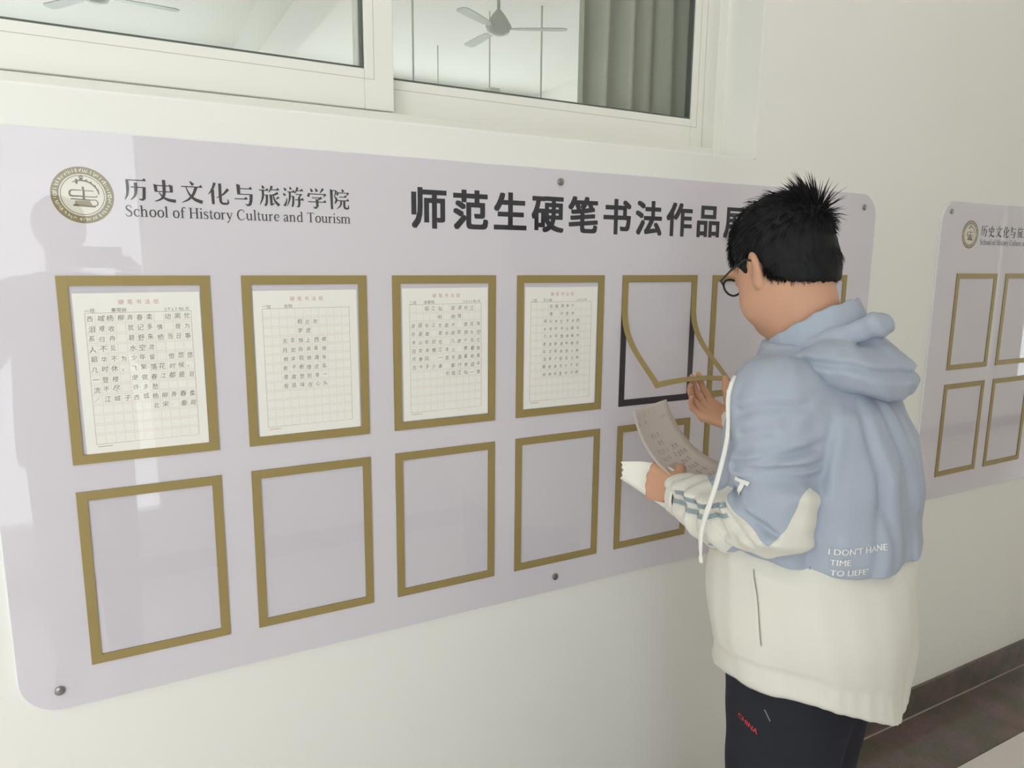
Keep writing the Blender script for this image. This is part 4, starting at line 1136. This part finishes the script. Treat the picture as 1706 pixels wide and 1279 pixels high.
def jacket_field(P):
    t = torso_field(P)-torso_folds(P)
    th = np.arctan2(P[:, 1], P[:, 0]+.04)
    hem = HEMB+.06*np.clip(P[:, 1], 0, 1)+.030*np.clip((-P[:, 1]-.02)/.04, 0, 1)*np.clip((-P[:, 0]-.1)/.04, 0, 1)+.004*np.sin(5*th)     # the far back panel ends a little higher
    t = smax(t, hem-P[:, 2], .006)
    t = smax(t, P[:, 2]-1.60, .01)
    kk = .010+.035*np.clip((P[:, 2]-1.44)/.08, 0, 1)
    d = smin(t, larm(P), kk); d = smin(d, rarm(P), kk)
    # hollow for the neck
    d = smax(d, -cone(P, (-.02, 0, 1.56), hd(-.026, 0, -.02), .070, .072), .008)
    return d
jv, jq = surface_nets(jacket_field, (-.27, -.47, 1.15), (.29, .32, 1.66), .0046)
jv = relax(jv, jq, 1, .35)

# colour zones of the left sleeve: white from the elbow seam to the cuff and a white stripe up the back of the arm,
# drawn as a region in the sleeve's side view (f, z)
SIDE = [(-.30, .0)]
def poly_sd(p, poly):
    poly = np.array(poly); d = np.full(len(p), 9.0); ins = np.zeros(len(p), bool)
    for i in range(len(poly)):
        a, b = poly[i], poly[(i+1) % len(poly)]; ab = b-a
        t = np.clip(((p-a)@ab)/(ab@ab), 0, 1); d = np.minimum(d, np.linalg.norm(p-a-t[:, None]*ab, axis=1))
        c = ((a[1] > p[:, 1]) != (b[1] > p[:, 1])) & (p[:, 0] < (b[0]-a[0])*(p[:, 1]-a[1])/(b[1]-a[1]+1e-12)+a[0]); ins ^= c
    return np.where(ins, d, -d)
# white zone outline (f, z)
WZ = [(.30, 1.42), (.105, 1.356), (.041, 1.340), (.022, 1.330), (-.016, 1.303), (-.054, 1.276), (-.074, 1.306), (-.086, 1.345), (-.092, 1.372), (-.14, 1.380),
      (-.14, 1.37), (-.14, 1.10), (.30, 1.10)]
la = larm(jv.astype(np.float32)); ra = rarm(jv.astype(np.float32)); ta = torso_field(jv.astype(np.float32))-torso_folds(jv.astype(np.float32))
ta = np.where(jv[:, 2] < HEMB+.06*np.clip(jv[:, 1], 0, 1)-.004, .5, ta)
aw = poly_sd(jv[:, [0, 2]], WZ)
aw = np.minimum(aw, (ta-la)*1.0-.012)                           # only on the sleeve itself
e = np.array(REL); w_ = np.array(RWR); tr = ((jv-e)@nz(w_-e))
aw = np.maximum(aw, np.minimum(tr-.02, (ta-ra)))

def two_tone(name, ca, cb, attr):
    m = mat(name, ca, .62, .35, bump=.35, bscale=26)
    nt = m.node_tree; b = nt.nodes['Principled BSDF']
    at = nt.nodes.new('ShaderNodeAttribute'); at.attribute_name = attr
    gt = nt.nodes.new('ShaderNodeMath'); gt.operation = 'GREATER_THAN'; gt.inputs[1].default_value = 0.0
    mx = nt.nodes.new('ShaderNodeMix'); mx.data_type = 'RGBA'; mx.inputs[6].default_value = ca; mx.inputs[7].default_value = cb
    nt.links.new(at.outputs['Fac'], gt.inputs[0]); nt.links.new(gt.outputs[0], mx.inputs[0]); nt.links.new(mx.outputs[2], b.inputs['Base Color'])
    return m
M['two_tone'] = two_tone('grey_blue_and_white_nylon', srgb(170, 178, 193), srgb(226, 223, 214), 'white_zone')
jacket = local_obj('jacket', jv, jq, M['two_tone'], person)
at = jacket.data.attributes.new('white_zone', 'FLOAT', 'POINT'); at.data.foreach_set('value', aw.astype(np.float32))
jb = BVHTree.FromPolygons([tuple(x) for x in W_(jv)], [tuple(int(i) for i in f) for f in jq])

# ---- white lower half of the jacket
def lower_panel():
    N, R = 160, 46; V = []; F = []
    for j in range(R+1):
        s = j/R
        for i in range(N):
            th = 2*math.pi*i/N
            cf, rf, rl = [float(x) for x in interp_tab(np.array([1.0]), TORSO)]
            c, q = math.cos(th), math.sin(th)
            r = 1/((abs(c)**2.3+abs(q)**2.3)**(1/2.3))
            l_ = rl*r*q; f_ = cf+rf*r*c
            zb = .886+.39*max(l_, 0)+.08*min(l_, 0)+.003*math.sin(3*th+1)
            z = zb+(1.250-zb)*s
            # folds: long soft drapes that deepen downwards, gathered hem band
            dn = 1-s
            g = .0040*math.sin(5*th+1.6*math.sin(4*s+.5))*dn**.6+.0022*math.sin(9*th+2.3*s+1.0)*dn+.0008*math.sin(21*th+5*s)
            g += .004*math.sin(9*s+2.5*math.sin(th*1.5)+2*th)
            band = .0
            if z < zb+.055: band = -.003+.0012*math.sin(44*th+.6*math.sin(9*th))*(1 if f_ < -.12 else .25)
            if z < zb+.010: band -= .004*(1-(z-zb)/.010)
            k = 1+(g+band-.008+.010*math.sin(math.pi*min(1, dn*1.2))-.016*min(1, max(0, (s-.80)/.12)))/.2
            k += .009*dn**2/.2
            V.append((cf-.014*dn**1.5+rf*r*c*k, l_*k, z))
    for j in range(R):
        for i in range(N):
            a = j*N+i; b = j*N+(i+1) % N; F.append((a, b, b+N, a+N))
    return V, F
v, f = lower_panel()
lp_ = local_obj('lower_panel', v, f, M['white_cloth'], jacket)
md = lp_.modifiers.new('solid', 'SOLIDIFY'); md.thickness = .004; md.offset = -1
lb = BVHTree.FromPolygons([tuple(x) for x in W_(v)], f)

def project(F, org, uv, vv, dr, tree, off, name, m, parent):
    """lay flat print (metres) at org spanned by uv, vv; drop it along dr on to the surface"""
    org = np.array(org); uv = nz(uv); vv = nz(vv); dr = nz(dr); out = []
    for (a, b), e_ in zip(F.v, F.e):
        p = org+uv*a+vv*b-dr*.25
        h = tree.ray_cast(Vector(p), Vector(dr), .7)
        q = np.array(h[0]) if h[0] is not None else org+uv*a+vv*b
        nn = np.array(h[1]) if h[0] is not None else -dr
        if nn@dr > 0: nn = -nn
        out.append(tuple(q+nn*off-dr*(off+e_*4)))
    return mesh_obj(name, out, F.f, m, parent)
def ribbon(F, pts, w, n=26):
    """subdivided strip along (f, z) points for projection"""
    P = np.array(pts, float); s = np.r_[0, np.cumsum(np.hypot(*np.diff(P, axis=0).T))]
    t = np.linspace(0, s[-1], n); Q = np.stack([np.interp(t, s, P[:, 0]), np.interp(t, s, P[:, 1])], 1)
    for _ in range(3): Q[1:-1] = (Q[:-2]+2*Q[1:-1]+Q[2:])/4
    F.stroke([tuple(x) for x in Q[::2]], [w]*len(Q[::2]))
# lettering on the back, near the blue hem, facing back-left
dirn = nz(PF*.62-PL*.78); right = nz(np.cross(dirn, (0, 0, 1.0)))
cen = np.array(w1(-.133, .137, 1.252))
F = Flat(); 
for e_ in (-.0003, .0003):
    F.text("I DON'T HANE", -.046+e_, .010, .0150); F.text('TIME', -.042+e_, -.009, .0150); F.text("TO LIEFE'", -.040+e_, -.028, .0150)
project(F, cen, right+np.array([0, 0, .10]), (0, 0, 1), dirn, jb, .0012, 'back_lettering', M['cord'], jacket)
# the T on the sleeve, two stripes on the forearm
side = -PL
F = Flat(); ribbon(F, [(-.015, .014), (.015, .014)], .0085, 14); ribbon(F, [(0, .014), (0, -.018)], .0085, 14)
project(F, w1(.010, .30, 1.360), nz(-PF+np.array([0, 0, -.22])), nz(np.array([0, 0, 1.0])-.30*PF), side, jb, .0020, 'sleeve_letter', M['cord'], jacket)
for pts in ([(.180, 1.293), (.149, 1.300), (.116, 1.297), (.086, 1.302), (.049, 1.317), (.030, 1.326)], [(.190, 1.270), (.157, 1.276), (.118, 1.276), (.090, 1.279), (.048, 1.296), (.026, 1.308)]):
    F = Flat(); ribbon(F, pts, .0085)
    F.v = [(a, b) for a, b in F.v]
    project(F, np.array(w1(0, .30, 0)), PF, (0, 0, 1), side, jb, .0010, 'sleeve_stripe', M['stripe'], jacket)
# side seam of the blue panel, armhole piping at the back of the sleeve
F = Flat(); ribbon(F, [(-.100, 1.213), (-.100, 1.232)], .0012, 8)
project(F, np.array(w1(0, .4, 0)), PF, (0, 0, 1), side, jb, .0006, 'side_seam', M['seam'], jacket)
M['gap'] = mat('pocket_slit_shade', srgb(150, 145, 136), .8, .2)  # grey-brown colour stands in for the shade inside the pocket slit
# slanting welt pocket on the white panel
F = Flat(); ribbon(F, [(-.006, 1.203), (-.022, 1.147), (-.037, 1.063)], .006, 14)
wl = project(F, np.array(w1(0, .4, 0)), PF, (0, 0, 1), side, lb, .0016, 'pocket_welt', M['white_cloth'], jacket)
md = wl.modifiers.new('solid', 'SOLIDIFY'); md.thickness = .003; md.offset = 1
F = Flat(); ribbon(F, [(-.0100, 1.203), (-.0260, 1.147), (-.0410, 1.063)], .0016, 14)
project(F, np.array(w1(0, .4, 0)), PF, (0, 0, 1), side, lb, .0012, 'pocket_slit', M['gap'], jacket)

# ---- cuffs
def cuff(wr, el, r, name):
    wr, el = np.array(wr), np.array(el); ax = nz(wr-el); a = wr-ax*.030; b = MB(); pts = []
    rad = []
    for k, (t, rr) in enumerate(((0, r*.98), (.006, r*1.06), (.013, r*.97), (.020, r*1.04), (.027, r*.95), (.031, r*.88), (.030, r*.80), (.022, r*.78))):
        pts.append(w1(*(a+ax*t))); rad.append(rr)
    b.tube(pts, rad, 28, cap=False)
    return b.build(name, M['white_cloth'], jacket, True)
cuff(np.array(LWR)+np.array((.006, -.002, -.002)), LFO, .0465, 'cuff')
cuff(RWR, REL, .0440, 'cuff')

# ---- hood and collar
NK = nz(hd(-.03, 0, -.02)-NECK0)
def hood_field(P):
    q = P.copy()
    back = ell(P, (-.105, 0, 1.570), (.088, .145, .042), rotm((0, 1, 0), math.radians(-24)).T)
    low = ell(P, (-.138, 0, 1.548), (.062, .122, .030), rotm((0, 1, 0), math.radians(-36)).T)
    d = smin(back, low, .025)
    for s in (1, -1):
        d = smin(d, cone(P, (-.085, s*.105, 1.560), (.045, s*.115, 1.545), .042, .026), .035)
        d = smin(d, cone(P, (.045, s*.115, 1.545), (.105, s*.040, 1.520), .024, .018), .025)
    # stand collar: ring round the neck, higher at the back
    u = P-np.array([-.016, 0, 1.612], np.float32); n = nz((.62, 0, 1.0)).astype(np.float32)
    hgt = u@n; rad = np.linalg.norm(u-hgt[:, None]*n, axis=1)
    ang = np.arctan2(P[:, 1], P[:, 0]+.012)
    ring = np.abs(rad-.088-.05*np.clip(-hgt, 0, .08))-.009
    ring = smax(ring, np.abs(hgt+.022)-.048, .006)
    ring = smax(ring, P[:, 0]-.062, .01)
    d = smin(d, ring, .006)
    # second roll of the hood's edge behind the collar
    u2 = P-np.array([-.055, 0, 1.600], np.float32); n2 = nz((.50, 0, 1.0)).astype(np.float32); h2 = u2@n2; r2 = np.linalg.norm(u2-h2[:, None]*n2, axis=1)
    d = smin(d, smax(np.hypot(r2-.092, h2*.7)-.015, P[:, 0]-.02, .02), .004)
    th = np.arctan2(P[:, 1], P[:, 0]+.05)
    d = d-.0022*np.sin(5*th+30*P[:, 2]+1.0)*np.clip((-P[:, 0])/.1, 0, 1)-.0022*wob(P, 30, 21)+crease(np.c_[P[:, 0], np.abs(P[:, 1]), P[:, 2]], [(-.21, 1.545), (-.12, 1.575), (-.04, 1.575)], -.05, .006, .006)
    d = smax(d, -cone(P, (-.02, 0, 1.50), hd(-.026, 0, -.02), .074, .074), .010)
    return d
ov, oq = surface_nets(hood_field, (-.26, -.20, 1.44), (.15, .20, 1.70), .0040)
hood = local_obj('hood', relax(ov, oq, 1, .35), oq, M['blue'], jacket)
hb = BVHTree.FromPolygons([tuple(x) for x in W_(ov)], [tuple(int(i) for i in f) for f in oq])

# ---- draw cord with its eyelet
pts = [(.058, .128, 1.545), (.059, .160, 1.514), (.058, .192, 1.482), (.054, .228, 1.422), (.058, .254, 1.351), (.072, .256, 1.300), (.084, .250, 1.256), (.085, .242, 1.213), (.084, .240, 1.195)]
P = np.array(pts); s = np.linspace(0, len(P)-1, 33); P = np.stack([np.interp(s, np.arange(len(pts)), P[:, k]) for k in range(3)], 1)
for _ in range(3): P[1:-1] = (P[:-2]+2*P[1:-1]+P[2:])/4
def outer_l(f_, z):
    best = -1
    for tr in (jb, hb):
        h = tr.ray_cast(Vector(w1(f_, .6, z)), Vector(-PL), 1.0)
        if h[0] is not None: best = max(best, float(toP(np.array(h[0]))[1]))
    return best
for i in range(33): P[i, 1] = max(P[i, 1], outer_l(P[i, 0], P[i, 2])+.0045)
for _ in range(2): P[1:-1, 1] = np.maximum(P[1:-1, 1], (P[:-2, 1]+P[2:, 1])/2)
wd = np.interp(np.arange(33), [0, 10, 20, 26, 29, 30, 32], [.0042, .0044, .0054, .0046, .0030, .0048, .0042])
MB().tube([w1(*x) for x in P], list(wd), 8, flat=.55).build('drawstring', M['cord'], jacket, True)
ey = MB(); c0 = np.array([.056, .127, 1.549])
ey.tube([w1(*(c0+.0058*np.array([math.cos(t)*.8, .35*math.cos(t), math.sin(t)]))) for t in np.linspace(0, 2*math.pi, 17)], .0016, 6, cap=False)
ey.build('eyelet', M['blue_dark'], jacket, True)
# short grey placket corner with white piping at the front opening
pv = [w1(.104, .055, 1.532), w1(.136, .040, 1.488), w1(.122, .060, 1.440), w1(.095, .085, 1.480)]
pl = mesh_obj('front_placket', pv, [(0, 1, 2, 3)], M['blue_dark'], jacket); md = pl.modifiers.new('solid', 'SOLIDIFY'); md.thickness = .004
MB().tube([pv[0], pv[1], pv[2]], .0028, 6).build('placket_piping', M['cord'], jacket, True)

# ---- trousers and shoes
def trouser_field(P):
    d = ell(P, (-.045, 0, .97), (.140, .185, .16))
    for s in (1, -1):
        g = cone(P, (-.045, s*.092, .95), (-.042, s*.100, .53), .118, .094)
        g = smin(g, cone(P, (-.042, s*.100, .53), (-.055, s*.104, .10), .092, .078), .03)
        d = smin(d, g, .03)
    d = d-.0035*wob(P, 18, 31)-.0022*np.sin(40*P[:, 2]+6*P[:, 1]+3*np.sin(9*P[:, 0]))*np.clip((.75-P[:, 2])/.2, 0, 1)
    d = smax(d, P[:, 2]-1.06, .01); d = smax(d, .075-P[:, 2], .01)
    return d
tv, tq = surface_nets(trouser_field, (-.22, -.25, .05), (.13, .25, 1.10), .009)
trousers = local_obj('trousers', relax(tv, tq, 1, .35), tq, M['trouser'], person)
tb = BVHTree.FromPolygons([tuple(x) for x in W_(tv)], [tuple(int(i) for i in f) for f in tq])
F = Flat(); [F.text('CHINA', -.018+e_, -.006, .0145) for e_ in (-.0003, .0003)]
project(F, w1(-.007, .28, .892), nz(-PF+np.array([0, 0, -.30])), nz(np.array([0, 0, 1.0])-.15*PF), side, tb, .0012, 'thigh_lettering', M['red'], trousers)
F = Flat(); ribbon(F, [(-.043, .935), (-.056, .912)], .0022, 8)
project(F, np.array(w1(0, .4, 0)), PF, (0, 0, 1), side, tb, .0008, 'pocket_zip', M['steel'], trousers)
for s in (1, -1):
    def shoe(P, s=s):
        d = cone(P, (-.105, s*.104, .045), (.11, s*.120, .038), .046, .040)
        d = smin(d, ell(P, (-.06, s*.104, .085), (.06, .045, .045)), .03)
        d = smin(d, ell(P, (.12, s*.121, .040), (.065, .050, .036)), .03)
        return smax(d, -P[:, 2], .004)
    sv2, sq2 = surface_nets(shoe, (-.18, s*.104-.09, -.01), (.22, s*.104+.09, .16), .006)
    sv2[:, 2] = np.maximum(sv2[:, 2], .0005)
    local_obj('shoe', sv2, sq2, M['shoe'], person)

# ------------------------------------------------------------------ papers in his left hand
SP = np.array([(.336, 1.432), (.326, 1.400), (.306, 1.362), (.272, 1.324), (.228, 1.302), (.170, 1.292), (.110, 1.290), (.06, 1.294)])
s_ = np.linspace(0, len(SP)-1, 60); SP = np.stack([np.interp(s_, np.arange(8), SP[:, k]) for k in (0, 1)], 1)
for _ in range(12): SP[1:-1] = (SP[:-2]+2*SP[1:-1]+SP[2:])/4
SS = np.r_[0, np.cumsum(np.hypot(*np.diff(SP, axis=0).T))]
def held(u, v, h):
    """u across (left edge towards the corridor), v down the sheet from its top"""
    f_ = np.interp(v, SS, SP[:, 0]); z = np.interp(v, SS, SP[:, 1])
    df = np.interp(v+.003, SS, SP[:, 0])-np.interp(v-.003, SS, SP[:, 0]); dz = np.interp(v+.003, SS, SP[:, 1])-np.interp(v-.003, SS, SP[:, 1])
    n = math.hypot(df, dz)+1e-9; nf, nz_ = dz/n, -df/n            # towards his face
    if nf > 0 and nz_ < 0: nf, nz_ = -nf, -nz_
    dip = -.010*math.sin(math.pi*u/PW)
    tw = .026*(u/PW)*max(0, 1-v/.2)
    return w1(f_+nf*(h+dip)+tw-.014, .098-u*.97, z+nz_*(h+dip)-.004*(u/PW)-.006)
sheet('calligraphy_sheet', 'curling handwritten sheet held in the student\'s left hand',
      dict(rows=['', '　　　相见欢', '　　　　李煜', '　　无言独上　西楼', '　　月如钩　寂寞梧桐', '　　深院锁　清秋剪', '　　不断理　还乱是', '　　离愁别　是一般', '　　滋味在　心头上'], r0=0, ncol=11, ink=1.0, name='二班　　　陈明', date='2023年'),
      held, M['paper_held'], bend=(8, 44), seed=9, thick=.0003, size=.0128)
# loose white paper, folded, torn along its far edge, under the hand
def folded():
    A = np.array([(.372, 1.297), (.371, 1.258), (.240, 1.213), (.196, 1.228), (.200, 1.290), (.275, 1.312)])
    jag = [(.372, 1.297), (.366, 1.290), (.369, 1.284), (.362, 1.279), (.368, 1.272), (.364, 1.266), (.371, 1.258)]
    out = jag+[(.300, 1.232), (.238, 1.213), (.196, 1.226), (.198, 1.290), (.240, 1.309), (.275, 1.311), (.320, 1.307)]
    def lat(f_, z, k): return .070-.05*(z-1.26)+.012*math.sin(14*f_)+(-.012 if k else 0.0)*(.3+1.2*max(0, f_-.2)/.17)
    v = []; n = len(out); vs = []
    c = np.mean(out, axis=0)
    for k in (0, 1):
        for t in (1.0, .66, .33):
            for a, b in out:
                x, z = c[0]+(a-c[0])*t, c[1]+(b-c[1])*t; v.append(w1(x, lat(x, z, k), z-(.004*k)))
        v.append(w1(c[0], lat(c[0], c[1], k), c[1]))
    F = []
    for k in (0, 1):
        o = k*(3*n+1)
        for r in range(2):
            for i in range(n):
                j = (i+1) % n; q = (o+r*n+i, o+r*n+j, o+(r+1)*n+j, o+(r+1)*n+i); F.append(q if k else q[::-1])
        for i in range(n):
            j = (i+1) % n; q = (o+2*n+i, o+2*n+j, o+3*n); F.append(q if k else q[::-1])
    o = 3*n+1
    for i in range(6, 13):                       # folded edge closes below and behind, open at the torn end
        j = (i+1) % n; F.append((i, j, o+j, o+i))
    return v, F
v, f = folded()
fp = mesh_obj('folded_paper', v, f, M['paper_white'], None, True)
tag(fp, 'loose white folded paper with a torn end sticking out below the student\'s hand', 'paper sheet')
# ------------------------------------------------------------------ the photographer behind the camera (shows as a dark reflection in the glossy board)
M['dark_coat'] = mat('charcoal_coat', srgb(58, 58, 64), .85, .15)
M['phone'] = mat('black_phone_glass', srgb(24, 24, 28), .2)
QX, QY = -.085, -1.865
def qcone(P, a, b, r1, r2): return cone(P, a, b, r1, r2)
QS = {1: ((QX+.19, QY, 1.610), (QX+.275, QY+.12, 1.375), (.150, -1.628, 1.655)), -1: ((QX-.19, QY, 1.610), (QX-.275, QY+.12, 1.375), (-.085, -1.628, 1.655))}
def q_skin(P):
    hx = P-np.array([QX, QY+.03, 1.845], np.float32); hs = hx.copy(); hs[:, 0] = np.abs(hs[:, 0])
    d = ell(hx, (0, -.01, .03), (.078, .096, .092)); d = smin(d, ell(hx, (0, .03, -.04), (.062, .06, .085)), .03)
    d = smin(d, qcone(hx, (0, .085, .005), (0, .108, -.03), .009, .013), .012)
    d = smin(d, ell(hs, (.080, -.008, -.005), (.009, .018, .032)), .006)
    d = smax(d, -ell(hs, (.031, .098, .002), (.018, .015, .010)), .01)
    d = smin(d, qcone(P, (QX, QY-.01, 1.58), (QX, QY+.01, 1.80), .064, .058), .03)
    return d
parts = [surface_nets(q_skin, (QX-.13, QY-.15, 1.60), (QX+.13, QY+.19, 2.0), .004)]
def q_hand(s):
    w0 = np.array(QS[s][2]); e0 = np.array(QS[s][1])
    x_in = -s
    def fn(P):
        d = qcone(P, w0, w0+np.array([0, .030, .05]), .026, .030); d = smin(d, qcone(P, w0+(e0-w0)*.35, w0, .034, .026), .02)
        for k in range(4):                       # fingers behind the phone's edge, bent round it
            a = w0+np.array([x_in*.004, .050, .028+.019*k]); b = a+np.array([x_in*.022, .030, .004]); c = b+np.array([x_in*.028, .008, 0])
            d = smin(d, smin(qcone(P, a, b, .0085, .008), qcone(P, b, c, .008, .007), .004), .006)
        a = w0+np.array([x_in*.012, .018, .055]); b = a+np.array([x_in*.030, .010, .022]); d = smin(d, smin(qcone(P, a, b, .012, .009), qcone(P, b, b+np.array([x_in*.02, .012, .006]), .009, .008), .004), .01)
        return d
    return fn
for s in (1, -1):
    w0 = np.array(QS[s][2]); parts.append(surface_nets(q_hand(s), w0-np.array([.09, .09, .09]), w0+np.array([.09, .12, .14]), .0035))
v, q = join(parts)
cam_person = tag(empty('person', (QX, QY, 0)), 'photographer in dark clothes behind the camera, seen only as a reflection', 'person')
mesh_obj('body', v, q, M['skin'], cam_person, True)
v, q = surface_nets(lambda P: smax(smin(ell(P, (QX, QY+.012, 1.885), (.090, .108, .096)), ell(P, (QX, QY-.03, 1.83), (.082, .075, .09)), .02)-.004*wob(P, 90, 2), smax(P[:, 1]-(QY+.085), -(P[:, 2]-1.86+.9*(QY+.045-P[:, 1])*.8), .01), .01), (QX-.12, QY-.14, 1.72), (QX+.12, QY+.16, 2.0), .005)
mesh_obj('hair', v, q, M['hair'], cam_person, True)
def q_coat(P):
    cf, rf, rl = interp_tab(P[:, 2]-.11, TORSO)
    k = ((np.abs(P[:, 1]-QY-cf-.03)/(rf-.02))**2.3+(np.abs(P[:, 0]-QX)/(rl-.02))**2.3)**(1/2.3); d = (k-1)*np.sqrt(rf*rl)*.8
    d = smax(d, P[:, 2]-1.69, .01); d = smax(d, .93-P[:, 2], .01)
    for s in (1, -1):
        a, e_, w0 = QS[s]; w0 = np.array(w0); e_ = np.array(e_)
        d = smin(d, smin(qcone(P, (QX+s*.165, QY, 1.60), e_, .075, .062), qcone(P, e_, w0-(w0-e_)*.10, .062, .040), .03), .04)
    return d-.004*wob(P, 25, 41)
v, q = surface_nets(q_coat, (QX-.42, QY-.25, .90), (QX+.42, QY+.32, 1.75), .012)
mesh_obj('coat', v, q, M['dark_coat'], cam_person, True)
def q_trs(P):
    d = ell(P, (QX, QY-.01, 1.0), (.175, .125, .17))
    for s in (1, -1): d = smin(d, smin(qcone(P, (QX+s*.09, QY-.01, 1.0), (QX+s*.1, QY, .55), .105, .085), qcone(P, (QX+s*.1, QY, .55), (QX+s*.105, QY-.02, .10), .085, .07), .03), .03)
    return smax(d, .07-P[:, 2], .01)
v, q = surface_nets(q_trs, (QX-.25, QY-.2, .05), (QX+.25, QY+.2, 1.2), .014)
mesh_obj('trousers', v, q, M['trouser'], cam_person, True)
for s in (1, -1):
    def q_shoe(P, s=s):
        d = smin(qcone(P, (QX+s*.105, QY-.07, .042), (QX+s*.12, QY+.15, .036), .045, .04), ell(P, (QX+s*.105, QY-.03, .085), (.045, .06, .045)), .03)
        return smax(d, -P[:, 2], .004)
    v, q = surface_nets(q_shoe, (QX+s*.105-.09, QY-.16, -.01), (QX+s*.105+.09, QY+.24, .16), .008)
    v[:, 2] = np.maximum(v[:, 2], .0005)
    mesh_obj('shoe', v, q, M['shoe'], cam_person, True)
ph = tag(empty('phone', (.035, -1.536, 1.710)), 'black phone held level in the photographer\'s hands', 'phone')
bevel(MB().box(-.050, .120, -1.5405, -1.5325, 1.708, 1.784).build('phone_body', M['phone'], ph), .003)
for z in (1.746, 1.764):
    MB().tube([(.0952+(.0 if z < 1.75 else -.016), -1.5325, z), (.0952+(.0 if z < 1.75 else -.016), -1.5315, z)], .006, 14).build('lens', M['dark_steel'], ph)
